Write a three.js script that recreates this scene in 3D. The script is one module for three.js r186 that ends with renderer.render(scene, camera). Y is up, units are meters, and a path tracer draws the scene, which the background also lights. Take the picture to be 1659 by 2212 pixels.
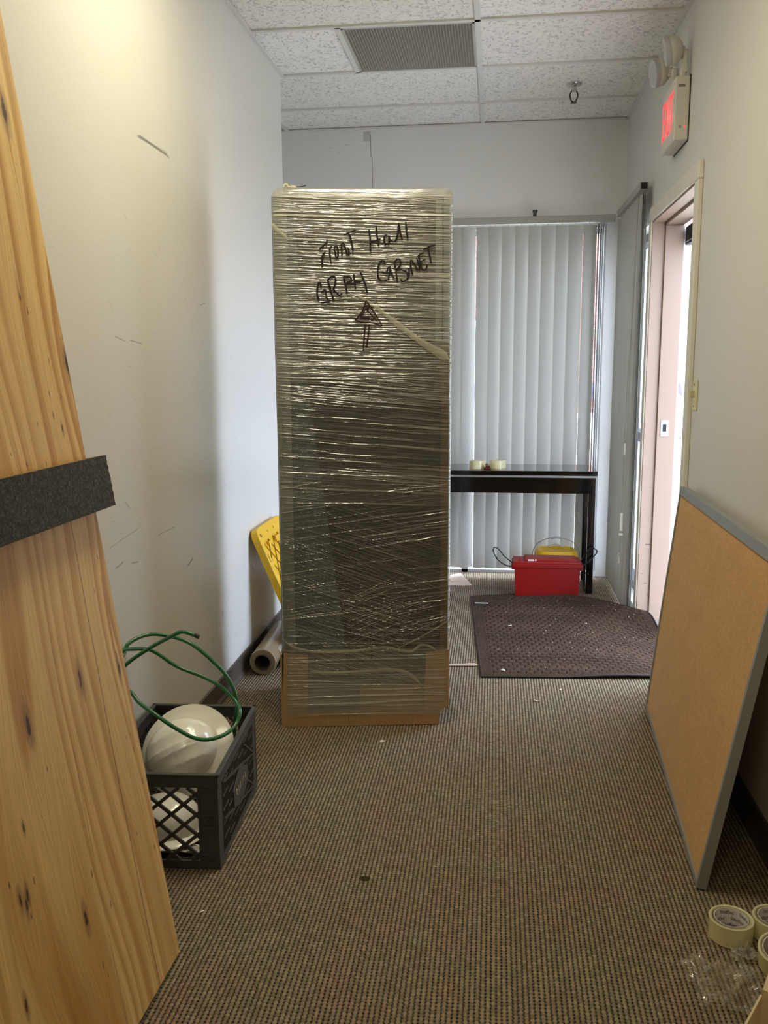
import * as THREE from 'three';
import { mergeGeometries, toCreasedNormals } from 'three/addons/utils/BufferGeometryUtils.js';
import { RoundedBoxGeometry } from 'three/addons/geometries/RoundedBoxGeometry.js';
import { TextGeometry } from 'three/addons/geometries/TextGeometry.js';
import { FontLoader } from 'three/addons/loaders/FontLoader.js';
import { RectAreaLightUniformsLib } from 'three/addons/lights/RectAreaLightUniformsLib.js';

// ---------------------------------------------------------------- camera, sky, sun, exposure
const scene = new THREE.Scene();
const renderer = new THREE.WebGLRenderer({ antialias: true });
renderer.toneMapping = THREE.LinearToneMapping;
renderer.toneMappingExposure = 1.07;
renderer.shadowMap.enabled = true;
RectAreaLightUniformsLib.init();
const EYE = 1.373;
const camera = new THREE.PerspectiveCamera((2 * Math.atan(1106 / 1908.7) * 180) / Math.PI, 1659 / 2212, 0.05, 200);
camera.rotation.order = 'YXZ';
camera.rotation.set(-0.1648, 0.1239, -0.0053);
camera.position.set(0, EYE, 0);
scene.add(camera);
scene.background = new THREE.Color(7.1, 8.5, 11.0);
const sun = new THREE.DirectionalLight(0xfff6ec, 4.5);
sun.position.set(0.0, 11.5, 4.5);
sun.target.position.set(0, 0, -6);
sun.castShadow = true;
Object.assign(sun.shadow.camera, { left: -16, right: 16, top: 16, bottom: -16, near: 0.5, far: 60 });
scene.add(sun, sun.target);
const LAMP = new THREE.Color(1.0, 0.915, 0.66), LAMP_POWER = 20.5;

// ---------------------------------------------------------------- helpers
let seed = 7;
const rnd = () => { seed = (seed * 1664525 + 1013904223) >>> 0; return seed / 4294967296; };
const rr = (a, b) => a + (b - a) * rnd();
const V = (x, y, z) => new THREE.Vector3(x, y, z);
const clamp = (x, a = 0, b = 1) => Math.min(b, Math.max(a, x));
const sm = (a, b, x) => { const t = clamp((x - a) / (b - a)); return t * t * (3 - 2 * t); };
const mix = (a, b, t) => a + (b - a) * t;
function hash(x, y) { let h = (x * 374761393 + y * 668265263) | 0; h = Math.imul(h ^ (h >>> 13), 1274126177); return ((h ^ (h >>> 16)) >>> 0) / 4294967296; }
function vn(x, y, px = 1 << 30, py = 1 << 30) {        // value noise, periodic in px, py
  const x0 = Math.floor(x), y0 = Math.floor(y), fx = x - x0, fy = y - y0;
  const w = (n, p) => ((n % p) + p) % p, u = fx * fx * (3 - 2 * fx), v = fy * fy * (3 - 2 * fy);
  const a = hash(w(x0, px), w(y0, py)), b = hash(w(x0 + 1, px), w(y0, py)), c = hash(w(x0, px), w(y0 + 1, py)), d = hash(w(x0 + 1, px), w(y0 + 1, py));
  return a + (b - a) * u + (c - a) * v + (a - b - c + d) * u * v;
}
function fbm(x, y, o = 4, px, py) { let s = 0, a = 0.5, n = 0; for (let i = 0; i < o; i++) { s += a * vn(x, y, px, py); n += a; a *= 0.5; x *= 2; y *= 2; if (px) { px *= 2; py *= 2; } } return s / n; }
function tex(w, h, fn, srgb = true) {                    // fn(u, v, out) writes 0..255 rgb
  const d = new Uint8Array(w * h * 4), o = [0, 0, 0];
  for (let j = 0; j < h; j++) for (let i = 0; i < w; i++) { fn(i / w, j / h, o, i, j); const k = (j * w + i) * 4; for (let c = 0; c < 3; c++) d[k + c] = clamp(o[c], 0, 255); d[k + 3] = 255; }
  const t = new THREE.DataTexture(d, w, h); t.magFilter = THREE.LinearFilter; t.minFilter = THREE.LinearFilter; t.wrapS = t.wrapT = THREE.RepeatWrapping;
  if (srgb) t.colorSpace = THREE.SRGBColorSpace; t.needsUpdate = true; return t;
}
function canvasTex(w, h, draw) { const c = document.createElement('canvas'); c.width = w; c.height = h; draw(c.getContext('2d'), w, h); const t = new THREE.CanvasTexture(c); t.colorSpace = THREE.SRGBColorSpace; return t; }
const rep = (t, x, y) => { const c = t.clone(); c.repeat.set(x, y); c.needsUpdate = true; return c; };
const std = (color, roughness = 0.6, more = {}) => new THREE.MeshStandardMaterial({ color, roughness, ...more });
const phy = (color, roughness = 0.5, more = {}) => new THREE.MeshPhysicalMaterial({ color, roughness, ...more });
const taken = {};
function numbered(n) { if (!(n in taken)) { taken[n] = 0; return n; } taken[n]++; return n + '_' + String(taken[n]).padStart(3, '0'); }
function tag(o, label, category, group, kind) { Object.assign(o.userData, label ? { label } : {}, category ? { category } : {}, group ? { group } : {}, kind ? { kind } : {}); return o; }
function thing(name, label, category, pos = [0, 0, 0], turn = 0, group) { const o = new THREE.Group(); o.name = numbered(name); o.position.set(...pos); o.rotation.y = turn; scene.add(o); return tag(o, label, category, group); }
function part(name, geo, m, parent = scene, label) { const o = new THREE.Mesh(Array.isArray(geo) ? merge(geo) : geo, m); o.name = parent === scene ? numbered(name) : name; parent.add(o); if (label) o.userData.label = label; return o; }
function one(name, geo, m, label, category, group) { return tag(part(name, geo, m), label, category, group); }
function struct(name, geo, m, label) { const o = part(name, geo, m); return tag(o, label, 'structure', null, 'structure'); }
function structGroup(name, label) { const o = thing(name, label, 'structure'); o.userData.kind = 'structure'; return o; }
function merge(list) {
  return mergeGeometries(list.map((g) => { let q = g.index ? g.toNonIndexed() : g; q = q.clone(); for (const k of Object.keys(q.attributes)) if (!['position', 'normal', 'uv'].includes(k)) q.deleteAttribute(k); if (!q.attributes.uv) q.setAttribute('uv', new THREE.BufferAttribute(new Float32Array(q.attributes.position.count * 2), 2)); return q; }));
}
const box = (w, h, d, x = 0, y = 0, z = 0) => new THREE.BoxGeometry(w, h, d).translate(x, y, z);
const rbox = (w, h, d, r, x = 0, y = 0, z = 0, s = 2) => new RoundedBoxGeometry(w, h, d, s, Math.min(r, w / 2.01, h / 2.01, d / 2.01)).translate(x, y, z);
const span = (x0, x1, y0, y1, z0, z1, r = 0) => (r ? rbox(x1 - x0, y1 - y0, z1 - z0, r, (x0 + x1) / 2, (y0 + y1) / 2, (z0 + z1) / 2) : box(x1 - x0, y1 - y0, z1 - z0, (x0 + x1) / 2, (y0 + y1) / 2, (z0 + z1) / 2));
const cyl = (r0, r1, h, x = 0, y = 0, z = 0, n = 24, open = false) => new THREE.CylinderGeometry(r0, r1, h, n, 1, open).translate(x, y, z);
const tube = (pts, r, seg = 40, n = 8, closed = false) => new THREE.TubeGeometry(new THREE.CatmullRomCurve3(pts.map((p) => (p.isVector3 ? p : V(...p))), closed), seg, r, n, closed);
const bar = (a, b, r, n = 6) => { const A = V(...a), B = V(...b), d = B.clone().sub(A), g = new THREE.CylinderGeometry(r, r, d.length(), n); g.applyQuaternion(new THREE.Quaternion().setFromUnitVectors(V(0, 1, 0), d.clone().normalize())); return g.translate(...A.add(B).multiplyScalar(0.5).toArray()); };
function beam(a, b, w, h, up = [0, 1, 0]) { const A = V(...a), B = V(...b), d = B.clone().sub(A), L = d.length(), z = d.normalize(), x = V(...up).cross(z).normalize(), y = z.clone().cross(x), g = new THREE.BoxGeometry(w, h, L); return g.applyMatrix4(new THREE.Matrix4().makeBasis(x, y, z)).translate(...A.add(B).multiplyScalar(0.5).toArray()); }
const lathe = (pts, n = 40) => new THREE.LatheGeometry(pts.map((p) => new THREE.Vector2(...p)), n);
function metreUV(g, s = 1) {                              // box-mapped uv in metres
  g = g.index ? g.toNonIndexed() : g; const p = g.attributes.position, n = g.attributes.normal, uv = new Float32Array(p.count * 2);
  for (let i = 0; i < p.count; i++) { const a = [Math.abs(n.getX(i)), Math.abs(n.getY(i)), Math.abs(n.getZ(i))], x = p.getX(i), y = p.getY(i), z = p.getZ(i); const [u, v] = a[1] > a[0] && a[1] > a[2] ? [x, z] : a[0] > a[2] ? [z, y] : [x, y]; uv[i * 2] = u * s; uv[i * 2 + 1] = v * s; }
  g.setAttribute('uv', new THREE.BufferAttribute(uv, 2)); return g;
}
function grid(nu, nv, fn, closeU = false) {               // surface from fn(u, v) -> [x, y, z]
  const pos = [], uv = [], idx = [];
  for (let j = 0; j <= nv; j++) for (let i = 0; i <= nu; i++) { pos.push(...fn(i / nu, j / nv)); uv.push(i / nu, j / nv); }
  for (let j = 0; j < nv; j++) for (let i = 0; i < nu; i++) { const a = j * (nu + 1) + i, b = a + 1, c = a + nu + 1, d = c + 1; idx.push(a, b, d, a, d, c); }
  const g = new THREE.BufferGeometry(); g.setAttribute('position', new THREE.Float32BufferAttribute(pos, 3)); g.setAttribute('uv', new THREE.Float32BufferAttribute(uv, 2)); g.setIndex(idx); g.computeVertexNormals();
  if (closeU) { const n = g.attributes.normal; for (let j = 0; j <= nv; j++) { const a = j * (nu + 1), b = a + nu, m = V(n.getX(a) + n.getX(b), n.getY(a) + n.getY(b), n.getZ(a) + n.getZ(b)).normalize(); n.setXYZ(a, m.x, m.y, m.z); n.setXYZ(b, m.x, m.y, m.z); } }
  return g;
}
function slab(nu, nv, fn, th) {                           // closed sheet of thickness th under the surface fn
  const top = grid(nu, nv, fn), n = top.attributes.normal, p = top.attributes.position, N = p.count, pos = [...p.array], uv = [...top.attributes.uv.array], idx = [...top.index.array];
  for (let i = 0; i < N; i++) pos.push(p.getX(i) - n.getX(i) * th, p.getY(i) - n.getY(i) * th, p.getZ(i) - n.getZ(i) * th);
  for (const q of top.attributes.uv.array) uv.push(q);
  for (let k = 0; k < top.index.count; k += 3) idx.push(top.index.getX(k) + N, top.index.getX(k + 2) + N, top.index.getX(k + 1) + N);
  const q = (a, b) => idx.push(b, a, a + N, b, a + N, b + N), W = nu + 1;
  for (let i = 0; i < nu; i++) { q(i, i + 1); q(nv * W + i + 1, nv * W + i); }
  for (let j = 0; j < nv; j++) { q((j + 1) * W, j * W); q(j * W + nu, (j + 1) * W + nu); }
  const g = new THREE.BufferGeometry(); g.setAttribute('position', new THREE.Float32BufferAttribute(pos, 3)); g.setAttribute('uv', new THREE.Float32BufferAttribute(uv, 2)); g.setIndex(idx);
  return toCreasedNormals(g, 0.7);
}
const extrude = (pts, depth, bevel = 0) => { const s = new THREE.Shape(pts.map((p) => new THREE.Vector2(...p))); return new THREE.ExtrudeGeometry(s, { depth, bevelEnabled: bevel > 0, bevelSize: bevel, bevelThickness: bevel, bevelSegments: 2 }); };

// ---------------------------------------------------------------- dimensions of the hall
const XL = -1.106, XR = 0.78, ZB = -5.76, CH = 2.825, ZE = -4.702, ZF = 2.4, TILE = 0.61, RUN = -0.095, XO = 0.93, XA = -2.4;

// ---------------------------------------------------------------- shared procedural textures
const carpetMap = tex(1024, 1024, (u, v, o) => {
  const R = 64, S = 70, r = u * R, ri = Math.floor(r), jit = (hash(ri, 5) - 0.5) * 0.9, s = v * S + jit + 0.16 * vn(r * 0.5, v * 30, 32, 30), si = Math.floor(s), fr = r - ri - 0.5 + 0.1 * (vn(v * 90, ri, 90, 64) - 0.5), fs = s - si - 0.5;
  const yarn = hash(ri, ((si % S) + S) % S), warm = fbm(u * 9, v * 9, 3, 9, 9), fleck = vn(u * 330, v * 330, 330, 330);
  const grooveShade = sm(0.24, 0.46, Math.abs(fr)), pitShade = sm(0.24, 0.46, Math.abs(fs)) * sm(0.08, 0.32, Math.abs(fr));
  const k = 1 - 0.62 * Math.min(1, grooveShade * (0.42 + 0.85 * pitShade)) - 0.2 * pitShade, t = (0.86 + 0.2 * yarn + 0.16 * (fleck - 0.5)) * k;  // shade of the grooves and stitch pits is painted into the yarn colour
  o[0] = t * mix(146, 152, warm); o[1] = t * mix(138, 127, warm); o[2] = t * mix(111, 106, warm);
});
const carpetBump = tex(1024, 1024, (u, v, o) => {
  const R = 64, S = 70, r = u * R, ri = Math.floor(r), jit = (hash(ri, 5) - 0.5) * 0.9, s = v * S + jit + 0.16 * vn(r * 0.5, v * 30, 32, 30), fr = r - ri - 0.5, fs = s - Math.floor(s) - 0.5;
  const h = Math.cos(fr * Math.PI) * (0.6 + 0.4 * Math.cos(fs * Math.PI)) ; o[0] = o[1] = o[2] = 235 * h + 20 * vn(u * 330, v * 330, 330, 330);
}, false);
const orange = tex(256, 256, (u, v, o) => { o[0] = o[1] = o[2] = 255 * (0.65 * fbm(u * 24, v * 24, 3, 24, 24) + 0.35 * vn(u * 110, v * 110, 110, 110)); }, false);
const tileMap = tex(1024, 512, (u, v, o) => {
  const a = fbm(u * 84 + 2 * vn(u * 30, v * 15, 30, 15), v * 42, 2, 84, 42), b = vn(u * 240, v * 120, 240, 120), worm = sm(0.7, 0.8, vn(u * 132 + 1.6 * vn(u * 90, v * 45, 90, 45), v * 66 + 1.6 * vn(u * 84, v * 42, 84, 42), 132, 66));
  const t = 247 + 14 * (a - 0.5) + 10 * (b - 0.5) - 44 * worm * (0.4 + 0.6 * b); o[0] = t; o[1] = t * 0.985; o[2] = t * 0.955;
});
const tileBump = tex(1024, 512, (u, v, o) => { const worm = sm(0.7, 0.8, vn(u * 132 + 1.6 * vn(u * 90, v * 45, 90, 45), v * 66 + 1.6 * vn(u * 84, v * 42, 84, 42), 132, 66)); o[0] = o[1] = o[2] = 200 - 190 * worm + 50 * vn(u * 240, v * 120, 240, 120); }, false);

// ---------------------------------------------------------------- shared materials
const paint = (c, rough) => std(c, rough, { bumpMap: rep(orange, 2.6, 2.6), bumpScale: 0.0005 });
const M = {
  white: paint(0xdcd9d2, 0.55), trimWhite: std(0xe2dccd, 0.45), jamb: std(0x8a7261, 0.5), tee: std(0xdedbd3, 0.5), dark: std(0x0b0b0c, 0.7), blackGloss: phy(0x050506, 0.12, { clearcoat: 0.6, clearcoatRoughness: 0.05 }),
  chrome: std(0xc9c9c6, 0.22, { metalness: 1 }), steel: std(0x8d8d88, 0.4, { metalness: 0.9 }), plasticWhite: std(0xd8d4c6, 0.42), vinyl: std(0x4d4338, 0.5), cardboard: null, glass: phy(0xffffff, 0.02, { transmission: 1, thickness: 0, ior: 1.5 }), alu: std(0x9a9d9c, 0.42, { metalness: 0.35 }),
};
const cardMap = tex(512, 512, (u, v, o) => { const t = 0.92 + 0.1 * fbm(u * 40, v * 6, 3, 40, 6) + 0.05 * (vn(u * 200, v * 200, 200, 200) - 0.5); o[0] = 176 * t; o[1] = 142 * t; o[2] = 98 * t; });
M.cardboard = std(0xffffff, 0.75, { map: rep(cardMap, 3, 3) });

// ---------------------------------------------------------------- floor, walls, ceiling
{
  const g = new THREE.PlaneGeometry(5, ZF - ZB + 0.4, 1, 1).rotateX(-Math.PI / 2).translate(-0.4, 0, (ZF + ZB) / 2);
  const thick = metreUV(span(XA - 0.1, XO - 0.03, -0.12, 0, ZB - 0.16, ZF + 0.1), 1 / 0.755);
  struct('floor', thick, phy(0xffffff, 0.95, { specularIntensity: 0.2, map: carpetMap, bumpMap: carpetBump, bumpScale: 0.004 }), 'brown ribbed loop-pile carpet with shade painted dark between the rows');
}
const scuffs = [[[2.075, -2.781], [2.078, -3.023], 9], [[0.85, -2.401], [0.871, -2.626], 1.5], [[0.782, -2.44], [0.789, -2.495], 3], [[0.772, -2.555], [0.766, -2.605], 3], [[0.651, -3.05], [0.666, -3.117], 5], [[0.817, -2.788], [0.816, -2.941], 2], [[1.46, -2.523], [1.448, -2.594], 2], [[1.452, -2.629], [1.444, -2.718], 2], [[0.967, -2.531], [0.943, -2.563], 2], [[0.37, -3.438], [0.347, -3.448], 4], [[0.45, -3.9], [0.43, -3.93], 3], [[0.3, -3.3], [0.27, -3.31], 3], [[1.6, -3.3], [1.61, -3.36], 2]];
const LW = [ZE, -1.6, 0, CH];                                  // painted part of the left wall: z and y range of its texture
const leftMap = canvasTex(2048, 2048, (c, w, h) => {
  c.fillStyle = '#dedbd2'; c.fillRect(0, 0, w, h);
  const X = (z) => ((z - LW[0]) / (LW[1] - LW[0])) * w, Y = (y) => (1 - y / CH) * h;
  for (const [a, b, t] of scuffs) { for (let k = 0; k < 5; k++) { c.strokeStyle = `rgba(92,88,80,${0.16 + 0.06 * (k % 3)})`; c.lineWidth = t * rr(0.25, 0.7); c.lineCap = 'round'; const d = () => rr(-t * 0.5, t * 0.5); c.beginPath(); c.moveTo(X(a[1]) + d() * 3, Y(a[0]) + d()); c.lineTo(X(b[1]) + d() * 3, Y(b[0]) + d()); c.stroke(); } }
  for (let k = 0; k < 150; k++) { const x = rr(0, w), y = rr(h * 0.35, h * 0.97), l = rr(2, 26), a = rr(-0.9, 0.5); c.strokeStyle = `rgba(100,96,88,${rr(0.04, 0.2)})`; c.lineWidth = rr(0.8, 2.4); c.beginPath(); c.moveTo(x, y); c.lineTo(x + l * Math.cos(a), y + l * Math.sin(a)); c.stroke(); }
});
{
  // left wall: the stretch in view carries the scuffs, the rest behind the camera is plain
  const wl = structGroup('wall_left', 'long off-white painted wall with grey scuff marks');
  const g = span(XL - 0.14, XL, 0, CH, LW[0], LW[1]), p = g.attributes.position, uv = g.attributes.uv;
  for (let i = 0; i < p.count; i++) uv.setXY(i, (p.getZ(i) - LW[0]) / (LW[1] - LW[0]), p.getY(i) / CH);
  part('painted_wall', g, std(0xffffff, 0.27, { map: leftMap, bumpMap: rep(orange, 12, 11), bumpScale: 0.0004 }), wl);
  part('painted_wall', metreUV(span(XL - 0.14, XL, 0, CH, LW[1], ZF)), M.white, wl);
  struct('wall_recess', [span(XA, XL - 0.14, 0, CH, ZE, ZE + 0.14), span(XA - 0.1, XA, 0, CH, ZB - 0.12, ZE + 0.14)].map((q) => metreUV(q)), M.white, 'white walls of the recess beyond the end of the long wall');
  struct('wall_front', metreUV(span(XA, XO, 0, CH, ZF, ZF + 0.12)), M.white, 'white wall behind the viewpoint');
  // back wall: a header over the window, the crack and the patch of tape are on its paint
  const crack = canvasTex(1024, 512, (c, w, h) => {
    c.fillStyle = '#eae8e3'; c.fillRect(0, 0, w, h);
    const X = (x) => ((x - XL) / (XR - XL)) * w, Y = (y) => ((CH - y) / (CH - 2.2)) * h;
    c.fillStyle = 'rgba(196,193,186,0.9)'; c.fillRect(X(-0.835), Y(2.81), X(-0.79) - X(-0.835), Y(2.75) - Y(2.81));
    c.strokeStyle = 'rgba(92,90,88,0.9)'; c.lineWidth = 1.6; c.beginPath(); c.moveTo(X(-0.79), Y(2.79)); c.lineTo(X(-0.788), Y(2.66)); c.lineTo(X(-0.781), Y(2.655)); c.lineTo(X(-0.778), Y(2.42)); c.stroke();
    for (const [x, y] of [[-1.05, 2.72], [-0.95, 2.735], [-1.0, 2.69]]) { c.fillStyle = 'rgba(120,118,112,.5)'; c.fillRect(X(x), Y(y), 9, 2); }
  });
  const wb = structGroup('wall_back', 'pale wall over the window with a fine vertical crack');
  const gb = span(XL, XR, 2.2, CH, ZB - 0.12, ZB), q = gb.attributes.position, u2 = gb.attributes.uv;
  for (let i = 0; i < q.count; i++) u2.setXY(i, (q.getX(i) - XL) / (XR - XL), (q.getY(i) - 2.2) / (CH - 2.2));
  part('header', gb, std(0xffffff, 0.6, { map: crack, bumpMap: rep(orange, 5, 2), bumpScale: 0.0005 }), wb);
  part('side_panel', [span(XA, XL, 0, CH, ZB - 0.12, ZB), span(XL, -1.0, 0, 2.2, ZB - 0.12, ZB), span(0.655, XR, 0, 2.2, ZB - 0.12, ZB)].map((r) => metreUV(r)), paint(0xeae8e3, 0.6), wb);
  // right wall with the doorway and a side window
  const D0 = -4.68, D1 = -3.73, W0 = -5.6, W1 = -4.83;
  struct('wall_right', [span(XR, XO, 0, CH, D1 + 0.017, ZF), span(XR, XO, 2.081, CH, ZB, D1 + 0.017), span(XR, XO, 0, 2.081, W1, D0 - 0.017), span(XR, XO, 0, 2.081, ZB, W0), span(XR, XO, 0, 0.06, W0, W1)].map((r) => metreUV(r)), paint(0xd9d6ce, 0.5), 'off-white wall with doorway');
  // baseboards
  const bb = (z0, z1, x, s) => { const pr = [[0, 0], [0.016, 0], [0.014, 0.012], [0.007, 0.025], [0.006, 0.095], [0, 0.1]]; const g2 = extrude(pr, z1 - z0); g2.scale(s, 1, 1); if (s < 0) { const ix = g2.attributes.position; for (let i = 0; i < ix.count; i += 3) { const a = [ix.getX(i), ix.getY(i), ix.getZ(i)]; ix.setXYZ(i, ix.getX(i + 1), ix.getY(i + 1), ix.getZ(i + 1)); ix.setXYZ(i + 1, ...a); } g2.computeVertexNormals(); } return g2.translate(x, 0, z0); };
  struct('baseboard_left', bb(ZE, ZF, XL, 1), M.vinyl, 'dark brown vinyl cove base along the left wall');
  struct('baseboard_right', bb(-3.63, ZF, XR, -1), M.vinyl, 'dark brown vinyl cove base under the leaning panel');

  // doorway: casing, jambs, stops, strike plate, closer
  const scar = canvasTex(256, 2048, (c, w, h) => {
    c.fillStyle = '#8f7766'; c.fillRect(0, 0, w, h); const Y = (y) => (1 - y / 2.08) * h;
    const mark = (x, y, l, t, a) => { c.fillStyle = `rgba(70,48,40,${a})`; c.fillRect(x * w, Y(y), l * w, t); };
    mark(0.2, 0.44, 0.18, 6, 0.75); mark(0.55, 0.44, 0.22, 6, 0.75); mark(0.45, 0.315, 0.18, 8, 0.8); mark(0.2, 0.23, 0.1, 5, 0.5); mark(0.35, 0.225, 0.2, 3, 0.35); mark(0.5, 1.36, 0.05, 7, 0.5); mark(0.42, 0.98, 0.12, 3, 0.25);
    c.strokeStyle = 'rgba(90,66,56,.55)'; c.lineWidth = 4; c.beginPath(); c.moveTo(0.3 * w, Y(0.17)); c.quadraticCurveTo(0.5 * w, Y(0.15), 0.7 * w, Y(0.18)); c.stroke();
    for (let k = 0; k < 60; k++) mark(rr(0, 1), rr(0, 1.9), rr(0.01, 0.06), rr(1, 5), rr(0.1, 0.5));
    for (let k = 0; k < 26; k++) { c.fillStyle = `rgba(70,48,40,${rr(0.3, 0.7)})`; c.fillRect(0.955 * w, Y(rr(0.02, 0.6)), 5, rr(8, 60)); }
  });
  const jm = std(0xffffff, 0.5, { map: scar });
  const door = structGroup('door_1', 'doorway with scuffed cream jambs and narrow casing');
  const jf = span(XR - 0.012, XO - 0.012, 0, 2.062, D0 - 0.018, D0), pj = jf.attributes.position, uj = jf.attributes.uv;
  for (let i = 0; i < pj.count; i++) uj.setXY(i, (pj.getX(i) - XR + 0.012) / 0.15, pj.getY(i) / 2.08);
  part('jamb', jf, jm, door, 'scuffed cream jamb with black scrapes low down');
  part('jamb', span(XR - 0.012, XO - 0.012, 0, 2.062, D1, D1 + 0.018), M.jamb, door);
  part('head_jamb', span(XR - 0.012, XO - 0.012, 2.062, 2.082, D0 - 0.016, D1 + 0.016), M.jamb, door);
  part('door_stop', span(0.828, XO - 0.011, 0, 2.047, D0 - 0.002, D0 + 0.014, 0.003), M.jamb, door);
  part('door_stop', span(0.828, XO - 0.011, 0, 2.047, D1 - 0.014, D1 + 0.002, 0.003), M.jamb, door);
  part('door_stop', span(0.828, XO - 0.011, 2.048, 2.064, D0, D1, 0.003), M.jamb, door);
  const cas = (z0, z1) => part('casing', span(XR - 0.02, XR, 0, 2.07, z0, z1, 0.005), M.trimWhite, door);
  cas(D0 - 0.075, D0 - 0.008); cas(D1 + 0.008, D1 + 0.075);
  part('casing', span(XR - 0.02, XR, 2.071, 2.14, D0 - 0.075, D1 + 0.075, 0.005), M.trimWhite, door);
  const strike = part('strike_plate', [span(0.845, 0.885, 1.005, 1.09, D0 + 0.0135, D0 + 0.0165, 0.001)], M.steel, door, 'worn steel strike plate');
  part('latch_hole', span(0.856, 0.874, 1.03, 1.066, D0 + 0.0155, D0 + 0.0172), M.dark, strike);
  part('door_closer', [rbox(0.05, 0.09, 0.3, 0.006, XO + 0.03, 2.0, -4.58), span(XO - 0.004, XO + 0.02, 1.965, 2.035, -4.67, -4.45)], M.dark, door, 'black door closer box under the head');
  part('threshold', rbox(0.12, 0.02, D1 - D0, 0.006, XO - 0.03, 0.006, (D0 + D1) / 2), M.alu, door);

  // light switch
  const sw = thing('light_switch', 'cream toggle light switch plate beside the door casing', 'switch', [XR, 1.25, -3.595]);
  part('cover_plate', rbox(0.007, 0.118, 0.072, 0.003, -0.0035, 0, 0), std(0xd6cf9f, 0.4), sw);
  part('toggle', rbox(0.022, 0.024, 0.009, 0.002, -0.013, 0.006, 0), std(0xc9c294, 0.4), sw);
  for (const y of [-0.041, 0.041]) part('screw', cyl(0.0032, 0.0032, 0.002, 0, 0, 0, 12).rotateZ(Math.PI / 2).translate(-0.0078, y, 0), M.steel, sw);

  // windows
  const frame = std(0x2c2e30, 0.45, { metalness: 0.4 });
  const win1 = structGroup('window_1', 'floor-length storefront window behind the vertical blinds');
  part('window_frame', [span(-1.0, 0.655, 0, 0.02, ZB - 0.11, ZB - 0.05), span(-1.0, 0.655, 2.17, 2.2, ZB - 0.11, ZB - 0.05), span(-1.0, -0.96, 0, 2.2, ZB - 0.11, ZB - 0.05), span(0.64, 0.655, 0, 2.2, ZB - 0.11, ZB - 0.05), span(-0.2, -0.16, 0, 2.2, ZB - 0.11, ZB - 0.05)], std(0xb4b7b9, 0.45), win1);
  part('pane', new THREE.PlaneGeometry(0.76, 2.13).translate(-0.58, 1.108, ZB - 0.08), M.glass, win1);
  part('pane', new THREE.PlaneGeometry(0.82, 2.13).translate(0.25, 1.108, ZB - 0.08), M.glass, win1);
  const win2 = structGroup('window_2', 'narrow storefront side window between back corner and door');
  part('window_frame', [span(XR + 0.05, XR + 0.1, 0.06, 0.11, W0, W1), span(XR + 0.05, XR + 0.1, 2.04, 2.08, W0, W1), span(XR + 0.05, XR + 0.1, 0.06, 2.08, W0, W0 + 0.03), span(XR + 0.05, XR + 0.1, 0.06, 2.08, W1 - 0.02, W1), span(XR + 0.05, XR + 0.1, 0.93, 0.985, W0, W1)], frame, win2);
  part('pane', new THREE.PlaneGeometry(W1 - W0 - 0.05, 1.06).rotateY(-Math.PI / 2).translate(XR + 0.075, 1.513, (W0 + W1) / 2), M.glass, win2);
  part('pane', new THREE.PlaneGeometry(W1 - W0 - 0.05, 0.82).rotateY(-Math.PI / 2).translate(XR + 0.075, 0.52, (W0 + W1) / 2), M.glass, win2);
}

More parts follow.
